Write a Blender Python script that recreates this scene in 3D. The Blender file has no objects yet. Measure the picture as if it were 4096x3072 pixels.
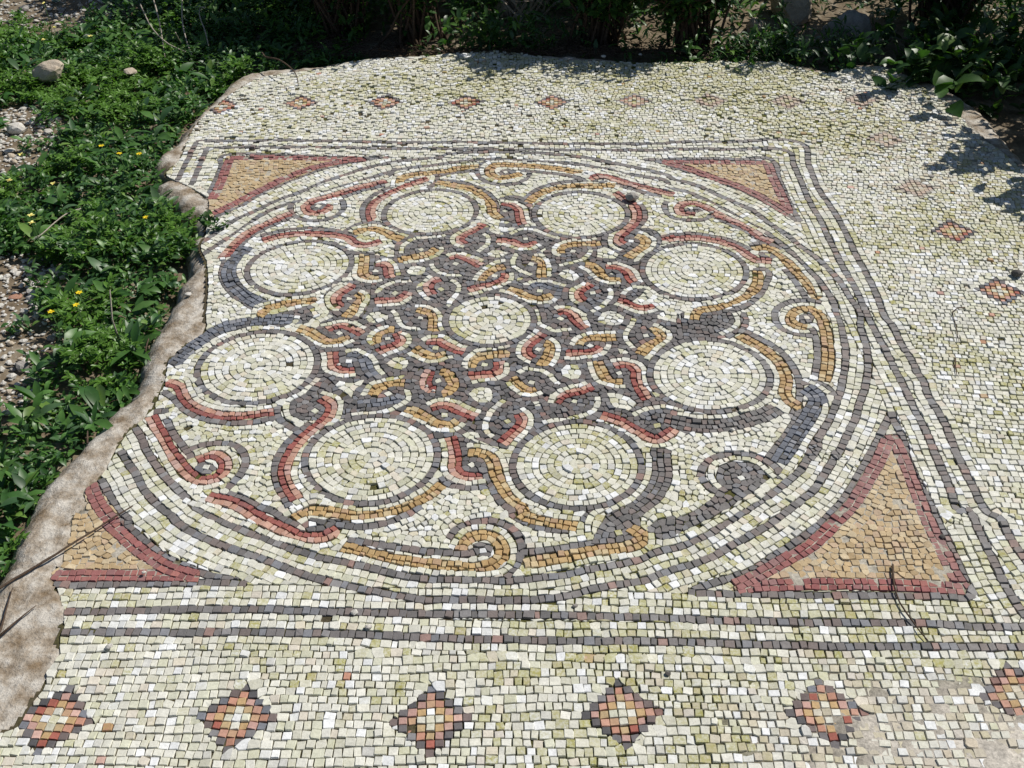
import bpy, bmesh, math, random
import numpy as np
from mathutils import Matrix, Vector

scene = bpy.context.scene
# ---------------------------------------------------------------- camera, sky, sun, exposure
FPX, PITCH, ROLL, YAW, CCX, CCY, HCAM = 4351.7, .6692, -.0249, -.0344, -.0345, 1.4344, 1.6
def turn(v):
    c, s = math.cos(YAW), math.sin(YAW)
    return Vector((v[0]*c+v[1]*s, -v[0]*s+v[1]*c, v[2]))
r0, u0 = Vector((1, 0, 0)), Vector((0, math.sin(PITCH), math.cos(PITCH)))
f0 = Vector((0, math.cos(PITCH), -math.sin(PITCH)))
cr, sr = math.cos(ROLL), math.sin(ROLL)
right, up, fwd = turn(cr*r0+sr*u0), turn(-sr*r0+cr*u0), turn(f0)
cam_at = turn(Vector((-CCX, -CCY, 0)))*HCAM; cam_at.z = HCAM
cam_data = bpy.data.cameras.new('camera'); cam = bpy.data.objects.new('camera', cam_data)
scene.collection.objects.link(cam); scene.camera = cam
cam_data.sensor_width = 36; cam_data.lens = FPX/4096*36; cam_data.clip_start = .05; cam_data.clip_end = 400
M4 = Matrix.Identity(4)
for r_ in range(3):
    M4[r_][0], M4[r_][1], M4[r_][2], M4[r_][3] = right[r_], up[r_], -fwd[r_], cam_at[r_]
cam.matrix_world = M4

SUN_EL = math.radians(47); SUN_DIR = math.atan2(.50, .86)       # the sun stands to the right, a little behind the scene
sx, sy, sz = math.cos(SUN_EL)*math.cos(SUN_DIR), math.cos(SUN_EL)*math.sin(SUN_DIR), math.sin(SUN_EL)
world = bpy.data.worlds.new('World'); scene.world = world; world.use_nodes = True
wn = world.node_tree.nodes; wl = world.node_tree.links
bg = wn['Background']; sky = wn.new('ShaderNodeTexSky'); sky.sky_type = 'NISHITA'; sky.sun_disc = False
sky.sun_elevation = SUN_EL; sky.sun_rotation = math.atan2(sx, sy); sky.air_density = 1.0; sky.dust_density = .6
wl.new(sky.outputs[0], bg.inputs[0]); bg.inputs[1].default_value = .06
sun_data = bpy.data.lights.new('sun', 'SUN'); sun_data.energy = 4.8; sun_data.angle = math.radians(.53); sun_data.color = (1, .955, .88)
sun = bpy.data.objects.new('sun', sun_data); scene.collection.objects.link(sun)
sun.rotation_euler = Vector((sx, sy, sz)).to_track_quat('Z', 'Y').to_euler()
scene.view_settings.view_transform = 'Standard'; scene.view_settings.look = 'None'
scene.view_settings.gamma = 1; scene.view_settings.use_curve_mapping = False; scene.view_settings.exposure = 0.06
scene.cycles.max_bounces = 5; scene.cycles.transparent_max_bounces = 4

# ---------------------------------------------------------------- helpers
COLL = scene.collection
random.seed(5)
def link(o):
    COLL.objects.link(o); return o
def mesh_obj(name, verts, faces, mat, parent=None, cols=None, fmat=None, smooth=False):
    me = bpy.data.meshes.new(name); me.from_pydata(verts, [], faces)
    for m in (mat if isinstance(mat, (list, tuple)) else [mat]): me.materials.append(m)
    if cols is not None:
        a = me.color_attributes.new('Col', 'FLOAT_COLOR', 'POINT')
        c = np.asarray(cols, np.float32)
        if c.shape[1] == 3: c = np.concatenate([c, np.ones((len(c), 1), np.float32)], 1)
        a.data.foreach_set('color', c.ravel())
    if fmat is not None: me.polygons.foreach_set('material_index', np.asarray(fmat, np.int32))
    if smooth: me.polygons.foreach_set('use_smooth', np.ones(len(me.polygons), bool))
    me.update()
    o = bpy.data.objects.new(name, me); link(o)
    if parent: o.parent = parent
    return o
def tag(o, label=None, cat=None, group=None, kind=None):
    if label: o['label'] = label
    if cat: o['category'] = cat
    if group: o['group'] = group
    if kind: o['kind'] = kind
    return o
def empty(name, loc):
    o = bpy.data.objects.new(name, None); o.location = loc; o.empty_display_size = .05; return link(o)

class NT:
    """short way to write a material's nodes"""
    def __init__(s, name):
        s.m = bpy.data.materials.new(name); s.m.use_nodes = True
        s.n = s.m.node_tree.nodes; s.l = s.m.node_tree.links; s.b = s.n['Principled BSDF']
        s.geo = s.n.new('ShaderNodeNewGeometry')
    def new(s, t, **k):
        n = s.n.new('ShaderNode'+t)
        for a, v in k.items():
            if hasattr(n, a) and a not in ('inputs',): setattr(n, a, v)
        return n
    def put(s, sock, v):
        if hasattr(v, 'is_output') or isinstance(v, bpy.types.NodeSocket): s.l.new(v, sock)
        else: sock.default_value = v
    def noise(s, scale, detail=4, rough=.6, vec=None, dist=0):
        n = s.new('TexNoise'); n.inputs['Scale'].default_value = scale; n.inputs['Detail'].default_value = detail
        n.inputs['Roughness'].default_value = rough; n.inputs['Distortion'].default_value = dist
        s.l.new(vec or s.geo.outputs['Position'], n.inputs['Vector']); return n.outputs['Fac']
    def vor(s, scale, feature='F1', vec=None):
        n = s.new('TexVoronoi'); n.feature = feature; n.inputs['Scale'].default_value = scale
        s.l.new(vec or s.geo.outputs['Position'], n.inputs['Vector']); return n
    def ramp(s, f, stops):
        n = s.new('ValToRGB'); e = n.color_ramp.elements
        while len(e) < len(stops): e.new(.5)
        for q, (p, c) in zip(e, stops):
            q.position = p; q.color = (*c, 1) if isinstance(c, (tuple, list)) else (c, c, c, 1)
        s.l.new(f, n.inputs[0]); return n.outputs[0]
    def mix(s, f, a, b, mode='MIX'):
        n = s.new('MixRGB'); n.blend_type = mode
        s.put(n.inputs[0], f)
        for k, v in ((1, a), (2, b)): s.put(n.inputs[k], (*v, 1) if isinstance(v, tuple) and len(v) == 3 else v)
        return n.outputs[0]
    def math(s, op, a, b=0.0):
        n = s.new('Math'); n.operation = op; s.put(n.inputs[0], a); s.put(n.inputs[1], b); return n.outputs[0]
    def attr(s, name='Col'):
        n = s.new('Attribute'); n.attribute_name = name; return n
    def bump(s, h, strength=.4, dist=.002, prev=None):
        n = s.new('Bump'); n.inputs['Strength'].default_value = strength; n.inputs['Distance'].default_value = dist
        s.l.new(h, n.inputs['Height'])
        if prev: s.l.new(prev, n.inputs['Normal'])
        return n.outputs[0]
    def out(s, col, rough=.8, normal=None, spec=.3):
        s.put(s.b.inputs['Base Color'], (*col, 1) if isinstance(col, tuple) and len(col) == 3 else col)
        s.put(s.b.inputs['Roughness'], rough); s.b.inputs['Specular IOR Level'].default_value = spec
        if normal: s.l.new(normal, s.b.inputs['Normal'])
        return s.m

# plan of the mosaic, millimetres from the middle of the circle: D dark row, W white row, Y/Ra/Rb/G/K bands, p areas, M medallions, X lozenges, e eyes
DATA = """
D -825,316 -791,377 -747,450 -696,554 -623,622 -580,641 -509,704 -428,758 -351,813 -288,841 -187,868 -145,880 -55,892 54,889 151,874 247,853 335,819 393,786 518,740 526,696 580,661 631,611 679,553 725,486 770,432 803,369 825,318 845,258 865,201 882,136 892,65 887,-4 889,-25 884,-86 877,-145 864,-196 849,-245 833,-293 814,-339 795,-379 772,-423 750,-460 728,-502 711,-538 741,-481 710,-532 686,-572 653,-606 617,-640 580,-668 547,-695 514,-722 479,-749 445,-770 405,-792 366,-804 320,-828 275,-843 230,-853 182,-867 127,-875 72,-882 17,-880 -37,-880 -93,-878 -145,-868 -203,-851 -261,-834 -312,-819 -360,-801 -410,-778 -466,-752 -524,-720 -579,-687 -601,-668 -631,-639 -659,-610 -685,-581 -717,-540 -746,-499 -767,-462 -793,-423
D -842,383 -829,409 -786,500 -718,577 -662,646 -612,687 -551,747 -487,796 -410,853 -323,890 -191,917 -167,937 -69,948 66,940 176,927 261,901 338,871 425,830 522,781 543,750 613,706 664,651 713,598 761,546 798,469 831,410 861,342 891,282 914,219 930,154 939,82 950,21 937,-39 933,-106 924,-171 909,-233 888,-293 862,-351 842,-401 821,-439 796,-487 769,-533 780,-507 758,-548 733,-587 704,-630 676,-658 641,-691 611,-718 581,-740 546,-766 505,-792 470,-817 428,-838 384,-854 327,-882 272,-894 228,-905 181,-920 127,-927 73,-931 20,-929 -34,-929 -88,-929 -103,-927 -158,-916 -215,-902 -272,-887 -330,-868 -371,-849 -432,-821 -495,-796 -560,-762 -612,-728 -639,-700 -668,-677 -696,-649 -723,-615 -748,-576 -776,-540 -801,-504
D -843,528 -780,601 -728,683 -670,749 -587,824 -498,874 -417,909 -382,927
D 495,885 512,863 594,799 675,742 726,692 780,632 821,573 861,517 882,481
D 926,-382 919,-396 900,-428 874,-476 846,-523 774,-640 738,-686 701,-727 667,-757 623,-792 580,-825 542,-854 495,-873 453,-891 412,-909
D -819,-591 -793,-630 -768,-668 -746,-696 -718,-723 -747,-709 -706,-745 -664,-780 -622,-815 -577,-840 -523,-866 -458,-883
D -1011,757 -1012,821 -1015,931 -1015,1038 -1005,1048 -878,1050 -622,1040 -368,1028 -198,1020 3,1013 313,999 541,994 555,1003 739,1002 972,1000 978,837 977,688 990,582 998,493 1002,386 1002,296 1008,209 1010,135 1008,46 1006,-5 1016,-40 1018,-120 1026,-178 1026,-234 1031,-270 1026,-319 1036,-409 1033,-525 1036,-624 1040,-694 1061,-718 1062,-762 1068,-809 1078,-858 1085,-905 1091,-951 1098,-995 1101,-1040 998,-1038 799,-1036 657,-1036 516,-1033 373,-1028 113,-1024 -61,-1019 -267,-1009 -460,-1006 -608,-1006 -762,-1005
D -960,736 -961,799 -965,897 -968,997 -964,997 -804,999 -551,990 -363,982 -195,973 4,964 311,954 537,946 550,954 732,947 922,940 931,838 934,700 936,594 944,494 946,398 950,316 954,219 961,135 964,64 965,-4 968,-60 972,-120 975,-184 979,-258 982,-317 982,-368 987,-418 987,-525 987,-624 986,-694 1006,-691 1008,-745 1009,-792 1011,-842 1013,-890 1018,-929 1024,-962 1030,-990 812,-983 668,-982 524,-981 379,-974 172,-967 24,-963 -125,-962 -275,-958 -382,-955 -502,-953 -654,-954 -774,-956
D -891,680 -891,778 -891,855 -898,942 -730,939 -542,925 -417,915 -357,922
D 465,881 663,882 783,882 866,878 868,750 872,642 878,550 885,484
D 928,-379 926,-401 929,-439 930,-487 923,-538 933,-677 935,-736 938,-792 940,-846 942,-890 944,-917 888,-919 800,-918 682,-918 563,-916 474,-914 412,-911
D -819,-889 -735,-889 -643,-886 -550,-886 -438,-889
Op -890,932 -423,910 -510,874 -588,830 -671,756 -729,689 -782,607 -846,540 -878,529 -909,656 -885,668 -885,778
Op 509,869 859,870 868,750 866,528 822,579 781,638 727,698 676,748 595,808
Op 913,-439 922,-492 923,-538 926,-677 929,-736 931,-792 934,-846 939,-898 804,-904 685,-904 565,-904 484,-905 561,-857 616,-820 662,-790 705,-749 746,-705 777,-668
Op -839,-615 -802,-634 -739,-709 -764,-718 -726,-754 -687,-789 -646,-819 -604,-844 -538,-871 -646,-875 -827,-875 -857,-810 -855,-722 -853,-628
T -878,923 -664,918 -540,911 -429,906
T -847,557 -787,634 -728,712 -675,780 -602,843 -512,890 -441,907
T -876,915 -872,816 -870,728 -871,650
T 541,862 720,859 848,859
T 852,855 852,763 856,678 860,607 863,533
T 519,869 596,817 666,759 729,706 782,646 823,587 858,532
T 909,-457 914,-525 915,-600 915,-671 916,-736 920,-788 924,-838 929,-882 938,-902
T 505,-899 598,-891 688,-890 807,-891 933,-899
T 503,-893 560,-861 616,-824 661,-794 700,-756 741,-711 775,-673 826,-595 864,-535 896,-473
T -829,-865 -712,-865 -617,-865 -535,-869
T -837,-610 -809,-654 -781,-691 -751,-723 -764,-718 -726,-754 -687,-789 -646,-819 -604,-846 -545,-869
Kp -207,564 -79,461 13,468 13,619 66,589 86,467 243,474 324,455 351,352 377,383 380,336 432,297 485,230 360,59 487,18 488,-33 527,-50 524,-103 446,-266 417,-332 436,-369 475,-382 488,-422 384,-439 329,-430 273,-408 213,-421 150,-447 116,-447 88,-498 72,-506 15,-485 -33,-459 -37,-555 -64,-555 -93,-530 -110,-459 -132,-429 -193,-397 -280,-393 -313,-406 -317,-396 -326,-306 -356,-270 -396,-256 -407,-273 -406,-193 -455,-91 -397,84 -368,153 -400,300 -392,331 -331,330 -281,361 -300,425 -260,449
Kp -641,-5 -548,26 -472,66 -433,29 -463,-14 -521,-34
Kp -405,-245 -420,-270 -438,-297 -456,-319 -464,-337 -461,-374 -443,-400 -403,-400 -353,-400 -314,-396 -321,-359 -303,-328 -355,-273 -385,-239
Kp -407,339 -365,189 -391,178 -412,161 -433,140 -443,109 -435,68 -417,37 -385,1 -329,-3 -317,83 -326,188 -329,315
Kp -90,-463 -33,-463 -1,-489 45,-539 28,-602 15,-618 -63,-610 -85,-571
Kp 338,456 410,447 451,434 463,382 447,331 399,253 349,253 323,353
Kp 344,-377 392,-350 435,-355 489,-382 492,-431 439,-461 343,-460
Kp 492,20 560,48 631,30 649,-10 625,-65 582,-91 488,-97
D -493,454 -460,448 -426,431 -396,410
D -436,443 -415,472 -396,492 -372,497 -337,492 -305,472
D -674,424 -645,443 -611,459 -543,467 -448,450
D 10,636 36,638 67,624 98,596 109,566 109,527 113,489
D 431,591 439,556 438,513 427,480 410,447 397,427
D 423,447 443,439 459,426 468,390 461,358 445,332
D 471,382 479,398 502,409 544,415 585,414 624,400 653,387 681,367 702,347 725,328
D 709,222 747,221 732,156 701,93 660,50 623,29 583,20
D 653,19 650,-30 626,-61 595,-85
D 795,228 810,173 819,127 827,82
D 598,-64 638,-58 683,-99 720,-151 737,-209 742,-264 728,-335 699,-397
D 720,349 738,361 780,361 804,318
D -259,-728 -296,-726
D -116,-681 -143,-704 -180,-727 -224,-738 -270,-734 -310,-728 -295,-727 -312,-745
D -532,-636 -494,-655 -455,-679 -427,-690 -395,-716 -366,-736
D -394,-409 -422,-453 -442,-501 -445,-557 -431,-612 -407,-655 -392,-679
D -482,-346 -470,-392 -447,-414 -418,-436
D -765,-291 -735,-315 -704,-351 -658,-385 -598,-405 -539,-408 -477,-392
D -730,-391 -702,-441 -669,-484 -637,-526
D -649,-495 -606,-479 -563,-479 -529,-506 -513,-547 -519,-587 -538,-622
D -751,296 -744,230 -721,167 -683,113 -641,75 -620,52
D -766,-368 -734,-362
D -2,-539 13,-571 23,-606 37,-644 51,-671 73,-693 72,-704 108,-731 144,-745 188,-749
D -81,-590 -63,-614 -36,-623 -6,-623 20,-618 28,-606
D -54,-771 -33,-740 -2,-725 34,-723 70,-740 89,-771 93,-805 81,-843 63,-874
D -258,-773 -206,-786 -157,-797 -109,-806 -58,-810 -14,-812 5,-805
D 90,-808 143,-805 187,-795 238,-784
D 215,-723 242,-686
D 727,-340 714,-391 683,-446 655,-488 623,-535
D 472,-591 485,-552 521,-522 556,-517 593,-522 620,-542 640,-567 641,-597
D 472,-591 491,-625 503,-635
D 814,-46 815,-100 803,-171 782,-246
D 811,-80 773,-73 742,-52 729,-10 741,39 775,68 818,79 860,67
D 744,-270 782,-267 806,-294 812,-318
D 502,590 503,551 517,521 541,503 573,494 603,498 631,519
D 512,607 502,590
D 630,527 657,497 685,468 702,447 729,418 753,374
D -44,879 -65,835 -61,793 -34,745 15,724 64,733 93,779 103,816
D 73,817 128,805 192,788 236,771 270,745
D 280,745 221,740 162,721 118,686 85,632
D 337,723 394,702 440,671 500,640
D -72,819 -147,810 -195,785
D -202,811 -191,763 -213,707
D -318,729 -354,694 -383,655 -400,596 -393,539 -377,488
D -349,787 -337,808 -330,841
D -193,758 -133,752 -82,725 -42,689 -16,649 0,599 6,552
D 8,628 46,648 85,627
D -610,634 -620,600 -604,547 -566,518 -513,511 -474,536 -458,588 -471,641
D -348,730 -413,695 -471,656
D -606,533 -661,478 -699,433 -725,364
G3 -774,-186 -752,-134 -721,-81 -676,-33 -623,-12 -548,1 -507,1
G3 -702,363 -719,312 -724,238 -701,174 -665,128 -628,89 -598,67
G2 105,151 124,162 147,156 167,142 192,133
G2 -346,-149 -327,-148 -306,-159 -296,-182 -288,-203 -278,-223 -268,-237
G2 -294,-346 -272,-341 -249,-339 -224,-333 -203,-328 -193,-312
G3 752,-288 769,-312 771,-341 753,-375 727,-419 697,-467 672,-509 648,-550
K3 413,-401 468,-418 521,-424 576,-413 629,-391 673,-363
K3 396,-498 392,-539 392,-579 380,-618 364,-649 339,-675 314,-700 307,-695 273,-718
Kp 246,-745 271,-695 307,-682 335,-705 333,-740 337,-767 285,-788 232,-788
Kp 505,-592 516,-557 546,-542 579,-542 604,-557 619,-592 579,-635 534,-672 484,-709 432,-740 382,-770 351,-770 353,-735 403,-718 448,-691 491,-654 508,-625
Kp 342,-745 370,-718 407,-705 401,-767 374,-773 359,-762
Kp -629,-547 -603,-537 -574,-557 -582,-580 -610,-580
Kp -5,-788 10,-780 36,-793 34,-818 6,-822
Kp 793,10 811,21 831,3 818,-25 789,-28
Kp 557,558 578,573 599,569 613,549 584,537 564,545
Kp -2,807 28,832 58,814 48,791 9,789
Kp -560,599 -539,618 -509,608 -523,577 -549,573
Kp -301,750 -274,778 -238,770 -261,752
Kp 289,739 319,759 352,733 318,728
Kp 730,309 758,324 789,288 771,277 745,277
Kp -360,-731 -340,-713 -310,-718 -288,-731 -308,-751 -340,-751
Op2 -338,320 -304,349 -282,372 -277,314 -275,302 -299,303
Op2 -233,223 -225,245 -204,254 -183,245 -183,219 -197,205 -223,209
Op2 -18,453 -4,474 40,461 61,456 53,440 28,436 25,420 8,422 -11,437
Op2 -17,318 -2,337 23,337 43,317 28,302 10,295 -11,303
Op2 71,193 87,191 79,177 68,173
Op2 292,337 313,349 329,337 351,310 340,291 314,287 289,295
Op2 181,204 193,226 213,229 234,207 239,189 221,171 206,179 187,193
Op2 424,7 449,32 484,23 476,-22 445,-10
Op2 277,-9 293,25 316,36 347,8 339,-26 313,-31 284,-25
Op2 -471,50 -445,53 -425,23 -401,13 -420,-6 -441,-19 -465,-9 -454,14
Op2 -319,3 -309,26 -289,34 -262,15 -259,-1 -281,-17 -305,-17
Op2 -245,-188 -232,-168 -213,-158 -192,-171 -188,-192 -202,-212 -228,-206
Op2 -356,-278 -347,-259 -318,-265 -289,-251 -298,-276 -308,-290 -311,-320 -329,-298
Op2 323,-126 345,-134 350,-149 325,-149
Op2 181,-214 196,-194 222,-197 230,-223 222,-248 202,-251 185,-240
Op2 -37,-310 -24,-288 -8,-283 13,-289 21,-316 15,-335 -5,-342 -28,-329
Op2 -45,-455 -26,-442 -9,-446 -2,-464 -33,-468
Op2 287,-306 313,-307 342,-321 355,-344 333,-367 299,-357
Op2 111,-335 131,-332 132,-351 122,-354
Op2 132,336 147,351 148,335 136,320
W -422,447 -406,465 -388,473 -361,481 -335,477 -303,458 -276,437 -247,414
W -485,401 -451,387 -424,370 -399,352 -377,342 -352,342 -333,350 -317,369 -306,381
W -258,321 -259,341 -258,364 -244,388 -223,401 -194,405 -169,407 -139,418
W -247,271 -224,277 -198,282 -175,292 -156,312 -145,335 -149,353
W -382,313 -379,281 -378,247 -376,221 -371,200 -355,185 -332,178 -313,179 -294,186
W -325,280 -301,286 -285,284 -271,265 -262,242 -253,209
W -388,171 -404,155 -417,136 -429,115 -431,91 -421,64 -409,47 -393,40
W -350,132 -335,121 -326,107 -326,83 -333,56 -337,30 -344,10
W -304,121 -300,138 -292,152 -278,164 -263,175 -242,180 -213,180
W -297,59 -274,61 -246,67 -232,72 -220,89 -206,103
W -164,201 -183,172 -191,155 -192,137 -182,116 -169,95 -161,89
W -111,179 -97,171 -86,154 -87,129 -95,102 -105,81 -109,54
W -129,304 -112,319 -90,321 -60,304 -37,288 -38,286 -26,278
W -168,263 -161,241 -148,226 -129,211 -109,206 -81,205
W -56,485 -82,454 -102,434 -116,418 -118,390 -109,366 -83,354
W -189,710 -160,706 -114,685 -79,650 -53,600 -44,625 -41,590 -32,546 -19,520 8,499 42,490
W 11,620 37,617 63,606 85,579 92,540 96,510 101,485
W 45,424 57,436 78,448 99,450 120,445 141,429 163,414 188,398
W 9,372 34,364 53,352 75,338 96,338 114,348 132,363
W -30,429 -17,409 -15,389 -19,365 -31,346 -44,328
W 114,305 134,305 148,286 154,259 157,234 156,194
W 68,317 60,294 56,272 61,249 75,231 89,216 109,203
W 293,398 272,389 247,389 221,387 196,378 181,362 171,339 173,316 186,302
W 274,334 267,311 252,288 232,272 210,262 184,252
W 239,247 258,229 273,203 290,181 308,165 333,161 347,163
W 316,261 344,261 367,249 385,231 393,205 399,177 408,168
W -47,178 -35,214 -18,239 -1,261 16,272 35,276
W -60,111 -35,120 -11,135 12,145 33,159 48,173 54,195 52,218
W 24,128 48,117 67,100 86,84 107,76 134,72 160,75 173,89
W 87,155 101,162 113,173 136,172 161,169 180,159 201,149
W 254,164 232,143 216,126 214,102 217,85 232,69
W 318,132 319,108 314,91 304,74 290,52 264,29
W 389,596 390,557 394,523 387,497 371,477 350,440 336,412 330,380 333,360 346,341 362,333
W 414,435 433,422 445,406 455,378 448,351 434,328 415,309 401,283 393,264
W 474,347 498,360 529,365 559,367 593,365 623,354 647,339 668,321 679,298 692,275 709,256 728,245 744,243
W 697,216 694,184 683,152 665,121 643,97 617,77 594,68 563,58 540,55 519,38 509,16 505,-10
W 629,19 634,-16 616,-47 581,-72
W 348,107 361,128 383,141 408,141 426,127 443,106 463,96 481,82 508,71
W 327,67 345,53 365,40 386,26 410,26 434,41
W -611,9 -613,60 -583,78 -544,92 -479,107
W -727,-218 -720,-167 -706,-128 -671,-88 -632,-47 -586,-34 -528,-41 -503,-20 -497,15
W -693,320 -701,254 -679,190 -641,135 -588,104 -544,95
W -497,-58 -475,-69 -456,-82 -439,-97 -421,-110 -396,-118 -371,-116 -354,-107 -336,-90
W -430,-30 -411,-22 -393,-13 -375,-8 -352,-13 -334,-26 -313,-42
W -253,38 -240,18 -234,-1 -225,-21 -212,-37 -193,-43 -169,-43
W -197,58 -172,59 -151,51 -134,31 -125,8 -123,-25 -115,-50
W -254,-30 -273,-41 -288,-55 -298,-80 -295,-98 -287,-108
W -219,-59 -201,-75 -197,-96 -206,-117 -221,-132 -239,-144 -256,-158
W -405,-145 -397,-173 -395,-193 -389,-213 -371,-225 -348,-237 -329,-237 -312,-234
W -351,-139 -329,-132 -306,-144 -286,-159 -273,-179 -261,-206 -246,-229
W -193,-237 -216,-246 -237,-251 -257,-260 -274,-273 -280,-293 -286,-313
W -302,-387 -276,-379 -251,-378 -227,-372 -205,-357 -186,-339 -176,-323 -181,-304 -184,-290
W -401,-246 -409,-261 -420,-278 -433,-303 -449,-319 -459,-332 -459,-353 -454,-374 -444,-395 -444,-392 -411,-412
W -385,-299 -341,-323 -331,-364 -339,-409 -369,-448 -388,-485 -400,-537 -400,-578 -383,-617 -358,-644
W -772,-235 -724,-243 -703,-280 -674,-322 -634,-345 -591,-357 -535,-360 -482,-346
W -165,-90 -148,-76 -131,-75 -114,-75 -95,-91 -76,-106 -52,-123
W -195,-140 -176,-157 -160,-171 -140,-180 -132,-180 -116,-176 -101,-166 -82,-159
W 56,-122 29,-128 8,-127 -12,-131 -29,-140 -44,-163 -52,-187 -49,-210
W 49,-185 51,-211 48,-228 39,-242 26,-250 0,-257 -15,-258 -32,-264
W 124,-54 109,-74 93,-92 81,-117 78,-138 81,-161 96,-179 108,-186
W 156,-90 171,-105 176,-126 174,-150 168,-174 157,-200
W 169,44 190,54 212,49 230,34 245,14 225,37 238,20 247,-8 257,-36
W 120,41 126,8 128,-21 140,-33 155,-46 168,-56 182,-53 212,-48
W 322,-62 292,-61 267,-64 238,-74 219,-90 209,-114
W 189,-169 214,-169 238,-164 266,-159 285,-146 294,-131 302,-112
W 54,-261 68,-286 85,-304 102,-311 117,-308 136,-299
W 77,-228 100,-211 119,-214 138,-220 153,-234 165,-254 175,-270
W -133,-347 -112,-331 -92,-329 -69,-334 -52,-345 -31,-361 -5,-374
W -189,-377 -161,-397 -136,-415 -115,-433 -97,-440 -74,-440 -58,-433 -42,-413
W 48,-326 34,-346 20,-367 12,-394 7,-416 11,-442 26,-457
W 87,-358 101,-372 110,-394 107,-425 99,-442 85,-464 71,-487 65,-506
W 154,-343 159,-322 168,-306 184,-292 204,-282 225,-273 220,-278 241,-263
W 264,-317 265,-340 255,-368 240,-381 219,-392 196,-397 219,-392 193,-399 167,-401 136,-413
W 418,-27 445,-49 455,-76 450,-97 423,-124 402,-155 389,-176
W 372,-1 364,-26 350,-56 345,-86 355,-113 364,-127
W 251,-184 257,-224 265,-249 283,-268 309,-278 332,-281
W 302,-177 330,-172 357,-180 377,-200 381,-230 381,-264 391,-288 405,-319
W 257,-405 287,-421 314,-439 338,-460 359,-482 386,-490 414,-484 435,-465 450,-446
W 343,-384 367,-366 391,-357 420,-355 448,-364 475,-382 500,-389
W 370,-511 366,-547 362,-579 349,-614 325,-652 297,-675 268,-693 252,-702
W 444,-379 500,-390 554,-388 600,-368 656,-334
W 315,-814 277,-822 236,-830 186,-845 143,-853 112,-859
W 354,-754 351,-788 331,-807 315,-814
W 272,-677 241,-700 229,-727 228,-767
W -32,-489 -4,-489 22,-499 42,-518 53,-547 62,-587 74,-625 90,-652 114,-674 140,-693 111,-686 144,-702 176,-709 212,-714
W -89,-468 -81,-501 -77,-530 -78,-559 -68,-586 -42,-604 -15,-608 14,-602
W -91,-598 -118,-633 -145,-656 -178,-674 -216,-685 -253,-685 -288,-678 -319,-669 -346,-665 -368,-678 -386,-693 -400,-705
W -621,-658 -580,-674 -553,-688 -515,-709 -475,-727 -435,-749 -399,-767 -364,-780 -331,-791 -299,-789 -276,-771 -266,-743
W -790,-402 -745,-457 -713,-505 -683,-552 -652,-592 -611,-617 -573,-617 -542,-592 -534,-547 -558,-506 -595,-495 -633,-516
W -292,-806 -233,-823 -184,-839 -136,-852 -73,-862 -11,-864 32,-864 63,-851 76,-822 74,-784 54,-754 21,-740 -17,-745 -35,-767 -49,-799
W 789,-341 777,-380 755,-419 724,-467 694,-519 670,-555 643,-594
W 753,-252 780,-276 803,-309
W 508,-625 495,-592 504,-552 533,-534 564,-529 600,-542 616,-567 629,-592
W 597,-644 539,-686 489,-722 440,-757 387,-781
W 871,38 875,-19 868,-87 858,-152 843,-216 822,-270
W 807,-59 768,-59 746,-24 754,18 780,53 822,60 857,53
W 799,326 829,276 847,212 859,165 864,97
W 773,422 745,455 719,492 692,522 665,557 637,588 608,610 576,622
W 587,622 554,618 534,603 520,576 521,542 534,520 561,514 592,511 619,525
W 261,771 302,818 351,801 408,768 470,741 539,699
W 371,717 360,687 316,678 249,687 176,665 137,626 109,569
W 273,829 203,846 143,864 52,877 -9,878 -43,857 -52,814 -35,771 10,744 54,749 86,785
W -64,868 -140,859 -209,838 -268,823 -316,797 -326,756 -324,714
W -203,790 -211,743 -258,713 -299,683 -329,644 -343,595 -342,548 -324,491
W -344,787 -420,752 -484,712 -528,682 -569,653 -596,609 -588,566 -554,532 -507,531 -484,569 -486,617
W -623,576 -672,534 -711,493 -739,448 -763,390 -774,338 -781,292 -764,296 -736,308
Y -408,437 -392,444 -374,463 -350,460 -323,446 -299,421 -264,398
Y -263,285 -245,291 -226,300 -200,307 -177,320 -164,340 -160,345
Y -360,315 -357,277 -355,247 -354,225 -339,199 -322,194 -306,195
Y -356,121 -343,108 -340,84 -349,63 -356,43 -366,20 -369,7
Y -192,748 -131,724 -81,700 -40,649 -15,600 -8,552 16,512
Y 108,290 126,286 138,267 138,241 136,215 136,190
Y 303,372 279,369 255,371 226,368 204,360 187,339 189,316
Y 255,256 275,251 288,232 295,206 309,181 328,176 348,177
Y -34,180 -23,199 -8,221 9,239 35,250
Y 45,136 65,124 82,110 101,96 122,87 143,92 165,102
Y 404,409 421,399 430,379 424,355 411,336 393,317 373,290
Y 720,216 714,177 704,141 687,117 667,97 646,80 619,64 589,48 560,38 541,32 526,12 521,-10
Y 723,334 766,339 792,308 809,259 829,201 844,146 856,83
Y -600,16 -578,52 -540,70 -500,84 -460,84
Y -485,-38 -466,-47 -447,-60 -428,-79 -407,-95 -387,-102 -366,-96 -345,-83
Y -190,43 -168,37 -149,24 -141,-2 -141,-25 -139,-53
Y -239,-46 -259,-47 -276,-58 -283,-77 -281,-99 -276,-106
Y -192,-266 -218,-265 -238,-274 -255,-287 -264,-312
Y -181,-124 -166,-139 -146,-155 -128,-161 -112,-156 -99,-150
Y 58,-149 35,-152 14,-154 -9,-158 -26,-169 -38,-190 -37,-206
Y 142,-108 158,-114 156,-138 151,-162 140,-182 135,-200
Y -111,-222 -97,-224 -86,-235 -82,-249 -75,-266 -78,-285 -88,-304 -83,-313
Y 321,-84 297,-86 276,-83 250,-85 231,-96 224,-114
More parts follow.
